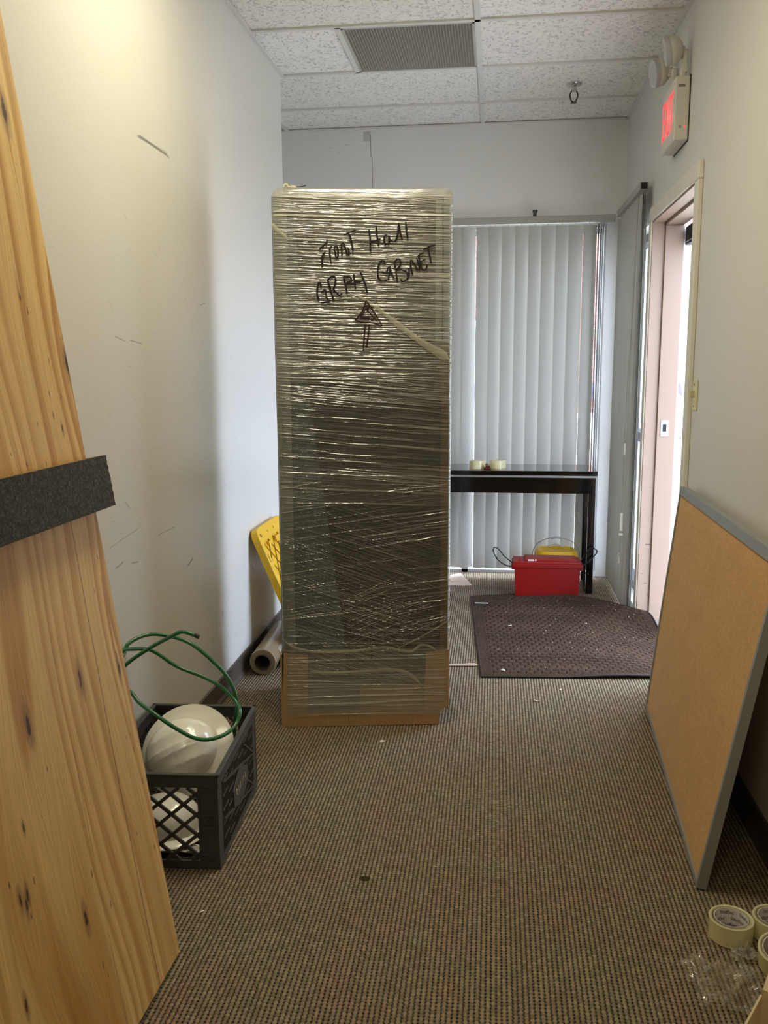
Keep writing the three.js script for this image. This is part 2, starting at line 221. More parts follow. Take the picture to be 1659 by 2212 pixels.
// suspended ceiling: lay-in tiles over a white grid of tees
{
  const ceil = structGroup('ceiling', 'suspended ceiling of white fissured tiles in a tee grid');
  const zs = [ZB]; for (let z = ZE - TILE; z < ZF; z += TILE) zs.push(z); zs.push(ZF);
  const xs = [XA, RUN - 1.22, RUN, XR];
  const tm = [0, 1, 2].map((k) => { const m = rep(tileMap, 1, 1), b = rep(tileBump, 1, 1); m.offset.set(k * 0.31, k * 0.17); b.offset.copy(m.offset); return std([0xffffff, 0xfbfaf8, 0xf7f6f3][k], 0.85, { map: m, bumpMap: b, bumpScale: 0.0025 }); });
  let k = 0;
  const lamps = [[-0.4, -2.567], [-0.4, 0.48]];
  for (let j = 0; j + 1 < zs.length; j++) for (let i = 0; i + 1 < xs.length; i++) {
    const z0 = zs[j], z1 = zs[j + 1]; let x0 = xs[i], x1 = xs[i + 1];
    if (z0 > ZE - 0.01) { if (x1 <= XL) continue; x0 = Math.max(x0, XL); }
    const vent = i === 1 && Math.abs(z0 - ZE) < 0.01, lit = i === 1 && lamps.some(([, z]) => z > z0 && z < z1);
    if (vent || lit) x1 = RUN - TILE;
    const g = metreUV(span(x0 + 0.004, x1 - 0.004, CH + 0.008, CH + 0.022, z0 + 0.004, z1 - 0.004, 0), 1 / 1.22);
    const uv = g.attributes.uv; for (let q = 0; q < uv.count; q++) uv.setY(q, uv.getY(q) * 2);
    part('ceiling_tile', g, tm[k++ % 3], ceil);
  }
  const tee = (x0, x1, z0, z1) => part('tee_bar', span(x0, x1, CH - 0.0015, CH + 0.0078, z0, z1), M.tee, ceil);
  for (const z of zs.slice(1, -1)) tee(z < ZE - 0.1 ? XA : XL, XR, z - 0.012, z + 0.012);
  tee(RUN - 0.012, RUN + 0.012, ZB, ZF); tee(RUN - 1.232, RUN - 1.208, ZB, ZE);
  for (const [z0, z1] of [[ZE, ZE + TILE], [-2.872, -2.262], [0.178, 0.788]]) tee(RUN - TILE - 0.012, RUN - TILE + 0.012, z0, z1);
  part('wall_angle', [span(XR - 0.02, XR, CH - 0.003, CH + 0.004, ZB, ZF), span(XL, XL + 0.02, CH - 0.003, CH + 0.004, ZE, ZF), span(XA, XR, CH - 0.003, CH + 0.004, ZB, ZB + 0.02)], M.tee, ceil);
  struct('roof', span(XA - 0.2, XO, CH + 0.45, CH + 0.6, ZB - 0.12, ZF + 0.12), std(0x77736c, 0.9), 'roof deck above the ceiling');
  struct('wall_plenum', [span(XA - 0.2, XO, CH, CH + 0.45, ZB - 0.12, ZB - 0.02), span(XA - 0.2, XO, CH, CH + 0.45, ZF + 0.02, ZF + 0.12), span(XR + 0.02, XO, CH, CH + 0.45, ZB, ZF), span(XA - 0.2, XA - 0.1, CH, CH + 0.45, ZB, ZF), span(XL - 0.14, XL - 0.02, CH, CH + 0.45, ZE, ZF)], std(0x77736c, 0.9), 'walls of the void above the ceiling');

  // egg-crate return grille
  const vx0 = RUN - TILE + 0.012, vx1 = RUN - 0.012, vz0 = ZE + 0.012, vz1 = ZE + TILE - 0.012;
  const vent = thing('return_vent', 'grey egg-crate return air grille set in the ceiling grid', 'vent', [(vx0 + vx1) / 2, CH, (vz0 + vz1) / 2]);
  const w = (vx1 - vx0) / 2, gm = std(0xb9b7ad, 0.5), bars = [];
  for (let q = 1; q < 46; q++) { const t = -w + (2 * w * q) / 46; bars.push(box(0.0016, 0.012, 2 * w, t, 0.006, 0), box(2 * w, 0.012, 0.0016, 0, 0.006, t)); }
  tag(part('grille_bars', bars, gm, vent), null, null, null, 'stuff');
  part('frame', [box(2 * w, 0.014, 0.012, 0, 0.005, w - 0.006), box(2 * w, 0.014, 0.012, 0, 0.005, -w + 0.006), box(0.012, 0.014, 2 * w, w - 0.006, 0.005, 0), box(0.012, 0.014, 2 * w, -w + 0.006, 0.005, 0)], gm, vent);
  part('duct_collar', [box(0.38, 0.05, 0.012, 0.03, 0.075, -0.12), box(0.38, 0.05, 0.012, 0.03, 0.075, 0.16), box(0.012, 0.05, 0.28, -0.16, 0.075, 0.02), box(0.012, 0.05, 0.28, 0.22, 0.075, 0.02), box(0.03, 0.03, 0.28, 0.04, 0.05, 0.02)], std(0xa09a7c, 0.5), vent);
  part('duct_box', [box(2 * w, 0.01, 2 * w, 0, 0.2, 0), box(2 * w, 0.19, 0.008, 0, 0.11, w), box(2 * w, 0.19, 0.008, 0, 0.11, -w), box(0.008, 0.19, 2 * w, w, 0.11, 0), box(0.008, 0.19, 2 * w, -w, 0.11, 0)], std(0x6d6c63, 0.8), vent);

  // recessed troffers; the one behind the viewpoint is added fill for the near end
  for (const [n, [x, z]] of lamps.entries()) {
    const t = thing('ceiling_light', n ? 'added unseen fill light in a square ceiling panel behind the viewpoint' : 'square recessed ceiling light above the crate', 'light', [x, CH, z], 0, 'recessed ceiling lights');
    part('housing', [box(0.59, 0.01, 0.59, 0, 0.1, 0), box(0.59, 0.1, 0.01, 0, 0.055, 0.29), box(0.59, 0.1, 0.01, 0, 0.055, -0.29), box(0.01, 0.1, 0.59, 0.29, 0.055, 0), box(0.01, 0.1, 0.59, -0.29, 0.055, 0)], M.tee, t);
    part('frame', [box(0.586, 0.008, 0.02, 0, 0.002, 0.283), box(0.586, 0.008, 0.02, 0, 0.002, -0.283), box(0.02, 0.008, 0.546, 0.283, 0.002, 0), box(0.02, 0.008, 0.546, -0.283, 0.002, 0)], M.tee, t);
    const p = n ? 0.55 : 1;
    part('lamp_diffuser', box(0.55, 0.004, 0.55, 0, 0.004, 0), std(0xe8e4d8, 0.5, { emissive: LAMP, emissiveIntensity: 1.2 * p }), t);
    const l = new THREE.RectAreaLight(LAMP, LAMP_POWER * p, 0.54, 0.54); l.position.set(x, CH - 0.006, z); l.lookAt(x, 0, z); scene.add(l);
  }

  // pendent sprinkler
  const s = thing('sprinkler', 'chrome pendent sprinkler head hanging from a ceiling tile', 'sprinkler', [0.394, CH + 0.008, -5.06]);
  part('escutcheon', lathe([[0.001, 0], [0.04, 0], [0.042, -0.003], [0.036, -0.008], [0.02, -0.012], [0.012, -0.013], [0.001, -0.013]].reverse(), 32), M.chrome, s);
  part('body', [cyl(0.011, 0.013, 0.03, 0, -0.024, 0, 16), cyl(0.016, 0.016, 0.01, 0, -0.03, 0, 6)], M.chrome, s);
  part('yoke', [tube([[-0.012, -0.035, 0], [-0.02, -0.055, 0], [-0.012, -0.085, 0], [0, -0.092, 0]], 0.0035, 16, 6), tube([[0.012, -0.035, 0], [0.02, -0.055, 0], [0.012, -0.085, 0], [0, -0.092, 0]], 0.0035, 16, 6)], std(0x3a3a38, 0.35, { metalness: 0.8 }), s);
  part('deflector', cyl(0.017, 0.017, 0.002, 0, -0.095, 0, 20), std(0x3a3a38, 0.35, { metalness: 0.8 }), s);
}

// exit sign with two emergency lamp heads
{
  const font = await new FontLoader().loadAsync('fonts/droid/droid_sans_regular.typeface.json');
  const s = thing('exit_sign', 'cream exit sign with glowing red letters and two lamp heads over the door', 'exit sign', [XR, 2.285, -4.125]);
  const cream = std(0xd7d3c4, 0.45);
  part('housing', rbox(0.06, 0.25, 0.29, 0.006, -0.031, 0.125, 0, 3), cream, s);
  part('back_plate', span(-0.004, 0, -0.004, 0.254, -0.148, 0.148), std(0x35342f, 0.6), s);
  const word = new TextGeometry('EXIT', { font, size: 0.128, depth: 0.002, curveSegments: 4 }); word.computeBoundingBox(); const b = word.boundingBox; word.translate(-(b.max.x + b.min.x) / 2, -(b.max.y + b.min.y) / 2, 0).scale(0.235 / (b.max.x - b.min.x), 1.22, 1).rotateY(-Math.PI / 2).translate(-0.0605, 0.125, 0);
  part('sign_letters', word, std(0xff2a2a, 0.5, { emissive: new THREE.Color(1.0, 0.07, 0.08), emissiveIntensity: 1.0 }), s, 'glowing red EXIT lettering');
  const l = new THREE.PointLight(new THREE.Color(1, 0.1, 0.1), 0.004); l.position.set(XR - 0.09, 2.41, -4.125); l.castShadow = true; scene.add(l);
  part('indicator_light', new THREE.SphereGeometry(0.004, 10, 8).translate(-0.018, 0.052, 0.145), std(0xff3030, 0.4, { emissive: new THREE.Color(1, 0.12, 0.12), emissiveIntensity: 1.0 }), s);
  part('test_button', cyl(0.005, 0.005, 0.004, 0, 0, 0, 12).rotateX(Math.PI / 2).translate(-0.036, 0.052, 0.146), std(0x9c9886, 0.5), s);
  part('clip_slot', box(0.026, 0.009, 0.003, -0.035, 0.212, 0.145), std(0x7d7868, 0.6), s);
  for (const z of [-0.118, 0.118]) {
    const h = part('lamp_head', lathe([[0.001, 0.052], [0.02, 0.05], [0.04, 0.04], [0.054, 0.02], [0.058, 0], [0.001, 0]].reverse(), 28).rotateZ(-Math.PI / 2 + 0.18).rotateY(z > 0 ? -0.12 : 0.12).translate(-0.085, 0.355, z + (z > 0 ? 0 : -0.05)), cream, s);
    part('lens', cyl(0.055, 0.058, 0.02, 0, -0.009, 0, 28).rotateZ(-Math.PI / 2 + 0.18).rotateY(z > 0 ? -0.12 : 0.12).translate(-0.087, 0.355, z + (z > 0 ? 0 : -0.05)), phy(0xe6e8e6, 0.25, { transmission: 0.5, thickness: 0 }), h);
    part('swivel_arm', [rbox(0.022, 0.09, 0.034, 0.006, -0.024, 0.31, z), rbox(0.024, 0.05, 0.03, 0.008, -0.03, 0.262, z), rbox(0.02, 0.04, 0.028, 0.006, -0.036, 0.35, z + (z > 0 ? 0 : -0.025))], cream, s);
  }
}

// vertical blinds
{
  const vaneM = phy(0xc6c5be, 0.95, { transmission: 0.22, thickness: 0, specularIntensity: 0.2 });
  const railM = std(0xa9a79c, 0.5);
  const vane = (L) => slab(8, 1, (u, v) => [(u - 0.5) * 0.089, -v * L, 0.008 * (1 - 4 * (u - 0.5) ** 2)], 0.0009);
  const L1 = 2.148, gv = vane(L1);
  const b1 = thing('vertical_blind', 'wide off-white vertical blind over the back window behind the black desk', 'blind', [0, 2.22, ZB + 0.066]);
  part('head_rail', [rbox(1.71, 0.042, 0.045, 0.004, -0.145, 0.021, 0)], railM, b1);
  part('bracket', [box(0.02, 0.035, 0.06, 0.23, 0.055, -0.02), box(0.03, 0.012, 0.03, 0.23, 0.075, 0.0)], std(0x45474a, 0.5), b1);
  const xs = [-0.965, -0.88, -0.795, -0.71, -0.625, -0.54, -0.455, -0.37, -0.285]; const xv = xs.concat([-0.246, -0.17, -0.084, -0.008, 0.07, 0.152, 0.232, 0.312, 0.395, 0.475, 0.56]);
  xv.forEach((x, i) => { const o = part('vane', gv, vaneM, b1); o.position.set(x + (i > 8 ? 0.004 : 0), -0.012, 0); o.rotation.y = (i === 9 ? -0.1 : i === 10 ? 0.55 : 0.27 + 0.09 * Math.sin(i * 2.7)); });
  for (let k = 0; k < 4; k++) { const o = part('vane', gv, vaneM, b1); o.position.set(0.609 + k * 0.014, -0.012, 0); o.rotation.y = 1.45 + 0.02 * k; }
  for (const x of xv.slice(9).concat([0.625, 0.645])) part('hook', box(0.006, 0.018, 0.004, x, -0.006, 0), M.plasticWhite, b1);
  const b2 = thing('vertical_blind', 'narrow off-white vertical blind hung on the side window next to the doorway', 'blind', [XR - 0.045, 2.24, 0]);
  part('head_rail', rbox(0.04, 0.04, 0.86, 0.004, 0, 0.02, -5.23), railM, b2);
  part('rail_end_cap', [cyl(0.008, 0.008, 0.012, 0, 0, 0, 14).rotateX(Math.PI / 2).translate(0.008, 0.016, -4.795), rbox(0.03, 0.03, 0.008, 0.002, 0, 0.02, -4.798)], M.dark, b2);
  const L2 = 2.2, g2 = vane(L2);
  for (let k = 0; k < 9; k++) { const o = part('vane', g2, vaneM, b2); o.position.set(0.004 * (k % 2), -0.01, -5.6 + k * 0.083); o.rotation.y = Math.PI / 2 + 0.3 + 0.1 * Math.sin(k * 3.1); }
  for (let k = 0; k < 3; k++) { const o = part('vane', g2, vaneM, b2); o.position.set(-0.006 + k * 0.011, -0.01, -4.84 + 0.004 * k); o.rotation.y = Math.PI / 2 - 0.06 * k; }
  const cordM = std(0x8f8d84, 0.7), cz = -4.87, cx = -0.036;
  part('pull_cord', tube([[cx + 0.016, 0.0, cz + 0.05], [cx + 0.01, -0.6, cz + 0.03], [cx, -1.1, cz], [cx, -1.66, cz - 0.01], [cx, -1.92, cz - 0.035]], 0.0016, 30, 5), cordM, b2);
  part('cord_weight', [rbox(0.018, 0.1, 0.018, 0.004, cx, -1.76 + 0.04, cz - 0.01), rbox(0.024, 0.012, 0.024, 0.004, cx, -1.79, cz - 0.012), rbox(0.01, 0.06, 0.01, 0.003, cx, -1.93, cz - 0.04), rbox(0.01, 0.06, 0.01, 0.003, cx + 0.003, -1.32, cz - 0.005)], M.plasticWhite, b2);
}

// outdoors, seen through the doorway, the side window and the gaps of the blinds
{
  const pave = structGroup('ground', 'pale paving outside the doorway');
  part('paving_bed', span(-25, 30, -0.4, -0.05, -40, 20), std(0xb9b4ab, 0.9), pave);
  const pm = [std(0xd8d4cc, 0.85), std(0xcdc9c2, 0.85), std(0xdedbd5, 0.85)], pg = rbox(0.292, 0.04, 0.292, 0.006);
  let n = 0; for (let i = 0; i < 7; i++) for (let j = 0; j < 26; j++) { const o = part('paver', pg, pm[(n = (n * 5 + 3 + i) % 7) % 3], pave); o.position.set(1.1 + i * 0.3, -0.04, -3.0 - j * 0.3); }
  one('garden_bed', slab(20, 6, (u, v) => [1.5 + 6 * u, -0.03 + 0.07 * Math.sin(v * Math.PI) + 0.03 * vn(u * 18, v * 5), -7.6 - 1.3 * v], 0.05), std(0x9fae7d, 0.95), 'strip of thin grass beyond the paving', 'lawn');
  const lw = thing('low_wall', 'low white rendered wall across the street', 'wall', [2, -0.05, -11]);
  part('wall_body', box(24, 0.78, 0.25, 0, 0.39, 0), std(0xece9e2, 0.8), lw); part('coping', rbox(24, 0.06, 0.32, 0.01, 0, 0.8, 0), std(0xdedbd4, 0.8), lw);
  const brickMap = tex(512, 512, (u, v, o) => { const r = Math.floor(v * 16), x = u * 8 + (r % 2) * 0.5, c = Math.floor(x) % 8, m = Math.min(x - Math.floor(x), 1 - (x - Math.floor(x))) < 0.03 || v * 16 - r < 0.09, h = hash(c, r); const t = 0.85 + 0.3 * h; o[0] = m ? 190 : 168 * t; o[1] = m ? 178 : 100 * t; o[2] = m ? 168 : 92 * t; });
  const bl = thing('brick_building', 'red brick shop building across the street', 'building', [3, -0.05, -16.5]);
  part('wall', metreUV(box(30, 6, 0.4, 0, 3, 0)), std(0xffffff, 0.9, { map: rep(brickMap, 0.6, 0.6) }), bl);
  const glass = phy(0x9fc4cc, 0.08, { metalness: 0.1 });
  for (const x of [-9, -6, -3, 0.2, 3.4, 6.6]) { const w = part('shop_window', box(2.4, 1.7, 0.06, x, 1.35, 0.22), std(0xf0f0ee, 0.5), bl); part('pane', box(2.2, 1.5, 0.03, x, 1.35, 0.25), glass, w); }
  part('sign_band', box(30, 0.28, 0.3, 0, 0.95, 0.3), std(0x5b5470, 0.7), bl); part('cornice', box(30, 0.3, 0.6, 0, 6.1, 0.1), std(0xe4e1da, 0.7), bl);
  const bark = std(0xc9bcb2, 0.9), tr = thing('bare_tree', 'bare tree with tangled pale branches outside the doorway', 'tree', [1.97, -0.05, -9.6]);
  part('trunk', tube([[0, 0, 0], [0.06, 0.9, 0.02], [-0.04, 1.7, 0], [0.05, 2.6, 0]], 0.07, 20, 8), bark, tr);
  for (let k = 0; k < 46; k++) { const y = rr(0.75, 2.9), a = rr(0, 6.28), L = rr(0.5, 1.3), p = V(0.02, y, 0), pts = [p.clone()]; let d = V(Math.cos(a), rr(0.1, 0.9), Math.sin(a)).normalize(); for (let q = 0; q < 4; q++) { d.add(V(rr(-0.4, 0.4), rr(-0.2, 0.4), rr(-0.4, 0.4))).normalize(); p.addScaledVector(d, L / 4); pts.push(p.clone()); } part('branch', tube(pts, rr(0.006, 0.018), 10, 5), bark, tr); }
}

// ---------------------------------------------------------------- plywood sheet leaning on the left wall
{
  const up = V(-0.325, 2.116, -0.076).normalize(), w = V(0, 0.0359, 1).addScaledVector(up, -up.dot(V(0, 0.0359, 1))).normalize(), n = up.clone().cross(w).normalize(), W = 1.22, H = 2.42, T = 0.0155;
  const knots = [[0.067, 1.909, 1.3], [0.003, 1.392, 1.2], [0.419, 0.719, 1.1], [0.207, 0.739, 1.0], [0.031, 0.705, 0.7], [0.359, 0.307, 0.9], [0.544, 0.457, 0.6], [0.522, 0.452, 0.6], [0.53, 0.44, 0.6], [0.494, 0.561, 0.4], [0.586, 0.291, 0.6], [0.3, 1.6, 0.8], [0.75, 1.1, 1], [0.08, 1.25, 0.4], [0.15, 1.52, 0.3]];
  const specks = []; for (let k = 0; k < 130; k++) specks.push([rr(0, W), rr(0, H), rr(0.002, 0.009)]);
  const rows = []; for (const q of specks) for (let k = Math.floor((q[1] - q[2]) / 0.02); k <= Math.floor((q[1] + q[2]) / 0.02); k++) (rows[k] ??= []).push(q);
  const warpAt = (x, y) => { let d = 0; for (const [kx, ky, s] of knots) { const dx = x - kx, dy = (y - ky) * 0.22, r2 = dx * dx + dy * dy; d += Math.sign(dx || 1) * 0.02 * s * Math.exp(-r2 / (0.0014 * s)); } return d; };
  const map = tex(1024, 2048, (u, v, o) => {
    const x = u * W, y = v * H, q = x - warpAt(x, y) + 0.3 * (fbm(x * 1.5 + 9, y * 0.9, 3) - 0.5) + 0.02 * (fbm(x * 12, y * 1.6, 2) - 0.5);
    const band = fbm(q * 9 + 3, y * 0.2, 2), f = q * 12 + 2.6 * band + 2.4 * fbm(x * 2.2, y * 0.55 + 4, 2), ph = f - Math.floor(f);
    const late = sm(0.2, 0.84, ph) * (1 - sm(0.86, 1.0, ph)) * (0.45 + 0.75 * vn(q * 30, y * 0.7)), fine = vn(q * 420, y * 5), fib = vn(q * 900, y * 22), blot = fbm(x * 3 + 5, y * 1.6, 3);
    let t = 1 + 0.12 * (fine - 0.5) + 0.1 * (fib - 0.5);
    o[0] = t * mix(224, 190, late) * mix(0.95, 1.03, blot); o[1] = t * mix(190, 144, late) * mix(0.92, 1.03, blot); o[2] = t * mix(124, 74, late) * mix(0.86, 1.04, blot);
    let dark = 0; for (const [kx, ky, s] of knots) { const dx = (x - kx) / (0.0075 * s), dy = (y - ky) / (0.026 * s), r = Math.sqrt(dx * dx + dy * dy) + 0.5 * (vn(x * 300, y * 120) - 0.5); dark = Math.max(dark, 0.9 * (1 - sm(0.45, 1.05, r)), 0.3 * (1 - sm(0.8, 2.4, r))); }
    for (const [kx, ky, s] of rows[Math.floor(y / 0.02)] || []) { const dx = (x - kx) / (s * 0.28), dy = (y - ky) / s; if (dx * dx + dy * dy < 1) dark = Math.max(dark, 0.55); }
    const cx = 0.122 + 0.01 * Math.sin(y * 3.1) + 0.004 * (vn(3, y * 9) - 0.5); if (y < 1.1) dark = Math.max(dark, 0.75 * (1 - sm(0.0006, 0.0016, Math.abs(x - cx))));
    const c2 = 0.27 + 0.02 * Math.sin(y * 2.2 + 1); if (y < 0.62) dark = Math.max(dark, 0.4 * (1 - sm(0.0006, 0.002, Math.abs(x - c2))) * vn(y * 14, 2));
    o[0] = mix(o[0], 62, dark); o[1] = mix(o[1], 36, dark); o[2] = mix(o[2], 16, dark);
  });
  const bump = tex(512, 1024, (u, v, o) => { const x = u * W, y = v * H; o[0] = o[1] = o[2] = 255 * (0.6 * vn(x * 300, y * 5) + 0.4 * vn(x * 900, y * 30)); }, false);
  const t = thing('plywood_sheet', 'full sheet of knotty pine plywood leaning on the left wall', 'plywood', [-0.72, 0.005, -1.819]);
  t.quaternion.setFromRotationMatrix(new THREE.Matrix4().makeBasis(w, up, n.clone().negate()));   // x along the sheet, y up it, z towards the wall
  const face = box(W, H, 0.003, W / 2, H / 2, 0.0015), p = face.attributes.position, uv = face.attributes.uv;
  for (let i = 0; i < p.count; i++) uv.setXY(i, p.getX(i) / W, p.getY(i) / H);
  part('face_veneer', face, std(0xffffff, 0.55, { map, bumpMap: bump, bumpScale: 0.0006 }), t, 'knotty yellow pine veneer with brown grain');
  const pl = [std(0xb98d55, 0.8), std(0x9a6f3f, 0.8), std(0xc79c63, 0.8)];
  for (let k = 0; k < 4; k++) part('ply', box(W - 0.001 * (k % 2), H - 0.001 * (k % 2), 0.003, W / 2, H / 2, 0.0047 + 0.0031 * k), pl[k % 3], t);

  // carpet-faced plank lying across the sheet
  const fz = tex(512, 512, (u, v, o) => { const a = vn(u * 130, v * 130, 130, 130), b = vn(u * 50, v * 50, 50, 50), c = vn(u * 250, v * 250, 250, 250), t2 = 46 + 70 * (a * b) + 46 * (c > 0.82 ? c - 0.5 : 0); o[0] = t2 * 1.02; o[1] = t2; o[2] = t2 * 0.95; });
  const k = thing('carpeted_plank', 'charcoal carpet-faced wooden plank held across the plywood sheet', 'plank', [0, 0, 0]);
  const P = (z, y) => V(-0.72 + (y - 0) * (-0.325 / 2.116), y, z);                // on the sheet's face
  const a = P(0, 1.06), b = P(0, 1.172), dir = b.clone().sub(a).normalize(), nn = V(dir.y, -dir.x, 0), hgt = b.distanceTo(a);
  const frame = new THREE.Matrix4().makeBasis(V(0, 0, -1), dir, nn.clone()).setPosition(a.x + nn.x * 0.006, a.y + nn.y * 0.006, 0);
  k.position.setFromMatrixPosition(frame); k.quaternion.setFromRotationMatrix(frame);
  part('wooden_core', span(0.7, 1.868, 0, hgt, 0, 0.02, 0.002), std(0x9b7d55, 0.7), k, 'bare tan wood');
  const fuzz = (g) => { const q = g.attributes.position; for (let i = 0; i < q.count; i++) { const e = q.getX(i) > 1.86 ? 0.003 : 0.0012; q.setX(i, q.getX(i) + e * (vn(q.getY(i) * 260, q.getZ(i) * 90) - 0.5) * 2); q.setZ(i, q.getZ(i) + 0.0012 * (vn(q.getX(i) * 200, q.getY(i) * 200) - 0.5)); } g.computeVertexNormals(); return g; };
  part('carpet_facing', metreUV(fuzz(new THREE.BoxGeometry(1.172, hgt, 0.016, 160, 24, 2).translate(1.286, hgt / 2, 0.029))), std(0xffffff, 1, { map: rep(fz, 5, 5), bumpMap: rep(fz, 5, 5), bumpScale: 0.004 }), k, 'coarse charcoal carpet pile');
}

// ---------------------------------------------------------------- milk crate with hard hats and the green cable
{
  const cr = thing('milk_crate', 'black plastic milk crate on the carpet by the left wall', 'crate', [-0.912, 0, -2.41], 0.06);
  const pm = std(0x45443c, 0.5), w = 0.165, d = 0.245, h = 0.28, t = 0.006;
  const rim = (y, hh, out) => [box(2 * w + 2 * out, hh, t, 0, y, d), box(2 * w + 2 * out, hh, t, 0, y, -d), box(t, hh, 2 * d + 2 * out, w, y, 0), box(t, hh, 2 * d + 2 * out, -w, y, 0)];
  part('rim', [rbox(2 * w + 0.014, 0.008, 0.014, 0.003, 0, h - 0.004, d), rbox(2 * w + 0.014, 0.008, 0.014, 0.003, 0, h - 0.004, -d), rbox(0.014, 0.008, 2 * d + 0.014, 0.003, w, h - 0.004, 0), rbox(0.014, 0.008, 2 * d + 0.014, 0.003, -w, h - 0.004, 0), ...rim(h - 0.022, 0.036, 0.002)], pm, cr);
  part('base_band', rim(0.012, 0.024, 0.002), pm, cr);
  const base = []; for (let i = -6; i <= 6; i++) base.push(box(0.006, 0.006, 2 * d, i * 0.025, 0.006, 0)); for (let i = -9; i <= 9; i++) base.push(box(2 * w, 0.006, 0.006, 0, 0.006, i * 0.026)); part('base_grid', base, pm, cr);
  for (const sx of [-1, 1]) for (const sz of [-1, 1]) { const c = part('corner_post', [box(0.004, h - 0.05, 0.05, sx * (w - 0.001), h / 2, sz * (d - 0.026)), box(0.05, h - 0.05, 0.004, sx * (w - 0.026), h / 2, sz * (d - 0.001)), box(0.01, h - 0.05, 0.006, sx * (w - 0.003), h / 2, sz * (d + 0.001)), box(0.005, h - 0.05, 0.008, sx * (w - 0.052), h / 2, sz * (d + 0.001)), box(0.048, 0.006, 0.008, sx * (w - 0.026), 0.16, sz * (d + 0.001)), box(0.048, 0.006, 0.008, sx * (w - 0.026), 0.125, sz * (d + 0.001)), box(0.048, 0.006, 0.008, sx * (w - 0.026), 0.235, sz * (d + 0.001)), box(0.048, 0.006, 0.008, sx * (w - 0.026), 0.045, sz * (d + 0.001))], pm, cr); part('boss', [new THREE.TorusGeometry(0.009, 0.0022, 6, 18).translate(sx * (w - 0.026), 0.142, sz * (d + 0.004))], pm, c); }
  // diamond lattice on the short ends, stepped ribs on the long sides
  for (const sz of [-1, 1]) { const L = []; const X0 = -w + 0.05, X1 = w - 0.05, Y0 = 0.024, Y1 = h - 0.04, s = 0.07; for (let c = -6; c <= 6; c++) for (const m of [-1, 1]) { const f = (x) => (m > 0 ? x + c * s : -x + c * s) * 0.85 + 0.13; let a = null, b = null; for (let x = X0; x <= X1 + 1e-6; x += 0.002) { const y = f(x); if (y > Y0 && y < Y1) { if (!a) a = [x, y, sz * d]; b = [x, y, sz * d]; } } if (a && b && b[0] - a[0] > 0.006) L.push(beam(a, b, 0.006, 0.009)); } part('end_lattice', L, pm, cr); }
  for (const sx of [-1, 1]) {
    const L = [], X = sx * (w + 0.001);
    for (let k = 0; k < 26; k++) { const z = -d + 0.052 + k * 0.0156; L.push(box(0.004, h - 0.06, 0.0028, X, h / 2 - 0.006, z)); }
    for (let r = 0; r < 6; r++) for (let c = 0; c < 6; c++) { const z = -d + 0.05 + c * 0.066, y = 0.045 + r * 0.042 + (c % 2) * 0.02; if (y < h - 0.045) L.push(box(0.006, 0.004, 0.067, X, y, z + 0.033)); }
    for (const m of [-1, 1]) for (let q = 0; q < 2; q++) { L.push(beam([X, 0.03 + q * 0.11, -d + 0.05], [X, 0.12 + q * 0.11, m * 0.02 + (m > 0 ? 0.17 : -0.04)], 0.01, 0.005)); }
    part('side_ribs', L, pm, cr);
    const pl = part('name_plate', extrude([[-0.09, 0.1], [0, 0.07], [0.09, 0.1], [0.09, 0.15], [0, 0.19], [-0.09, 0.15]], 0.004).rotateY(-Math.PI / 2).translate(X + (sx > 0 ? 0.007 : -0.003), 0, 0), pm, cr);
    if (sx > 0) { const mk = [new THREE.TorusGeometry(0.0075, 0.002, 5, 14).scale(0.7, 1.25, 1).rotateY(Math.PI / 2).translate(X + 0.008, 0.135, 0.062)]; for (let q = 0; q < 5; q++) mk.push(rbox(0.002, 0.02 - 0.001 * q, q % 2 ? 0.009 : 0.006, 0.001, X + 0.008, 0.135, 0.038 - q * 0.021)); part('raised_letters', mk, std(0xa9a78f, 0.6), pl, 'worn pale raised lettering'); }
  }
  // white hard hats
  const hatM = phy(0xf8f4e8, 0.22, { clearcoat: 0.4, clearcoatRoughness: 0.1 });
  const shellGeo = () => slab(84, 36, (u, v) => {
    const a = u * Math.PI * 2, th = Math.min(1, v / 0.74) * Math.PI / 2, br = sm(0.72, 1, v) * (v > 0.72 ? 1 : 0), r = Math.sin(th), y = 0.1 * Math.pow(Math.max(0, Math.cos(th)), 0.8), side = Math.sin(a) * r;
    const fade = 1 - sm(0.5, 0.72, v), ridge = fade * (0.006 * Math.exp(-((side / 0.15) ** 2)) + 0.003 * (Math.exp(-(((side - 0.48) / 0.08) ** 2)) + Math.exp(-(((side + 0.48) / 0.08) ** 2))));
    const out = br * (0.042 + 0.014 * Math.cos(a));
    return [(0.112 * r + out) * Math.cos(a), y + ridge - 0.012 * br + (v > 0.97 ? -0.002 : 0), -(0.098 * r + out) * Math.sin(a)];
  }, 0.0028);
  const sg = shellGeo();
  const hat = (pos, rot, label) => { const g = thing('hard_hat', label, 'hard hat', pos, 0, 'hard hats in the crate'); g.rotation.set(...rot); part('shell', sg, hatM, g); part('headband', tube(Array.from({ length: 17 }, (_, k) => [0.1 * Math.cos(k / 16 * 6.283), 0.006, 0.086 * Math.sin(k / 16 * 6.283)]), 0.006, 48, 5), std(0x2a2a2a, 0.7), g); return g; };
  hat([-0.926, 0.215, -2.44], [1.1, 0.5, 0.0], 'white hard hat tilted on top in the milk crate under the green cable').scale.setScalar(0.95);
  hat([-0.925, 0.052, -2.305], [0.06, 2.9, 0.0], 'white hard hat lying low inside the milk crate').scale.setScalar(0.86);
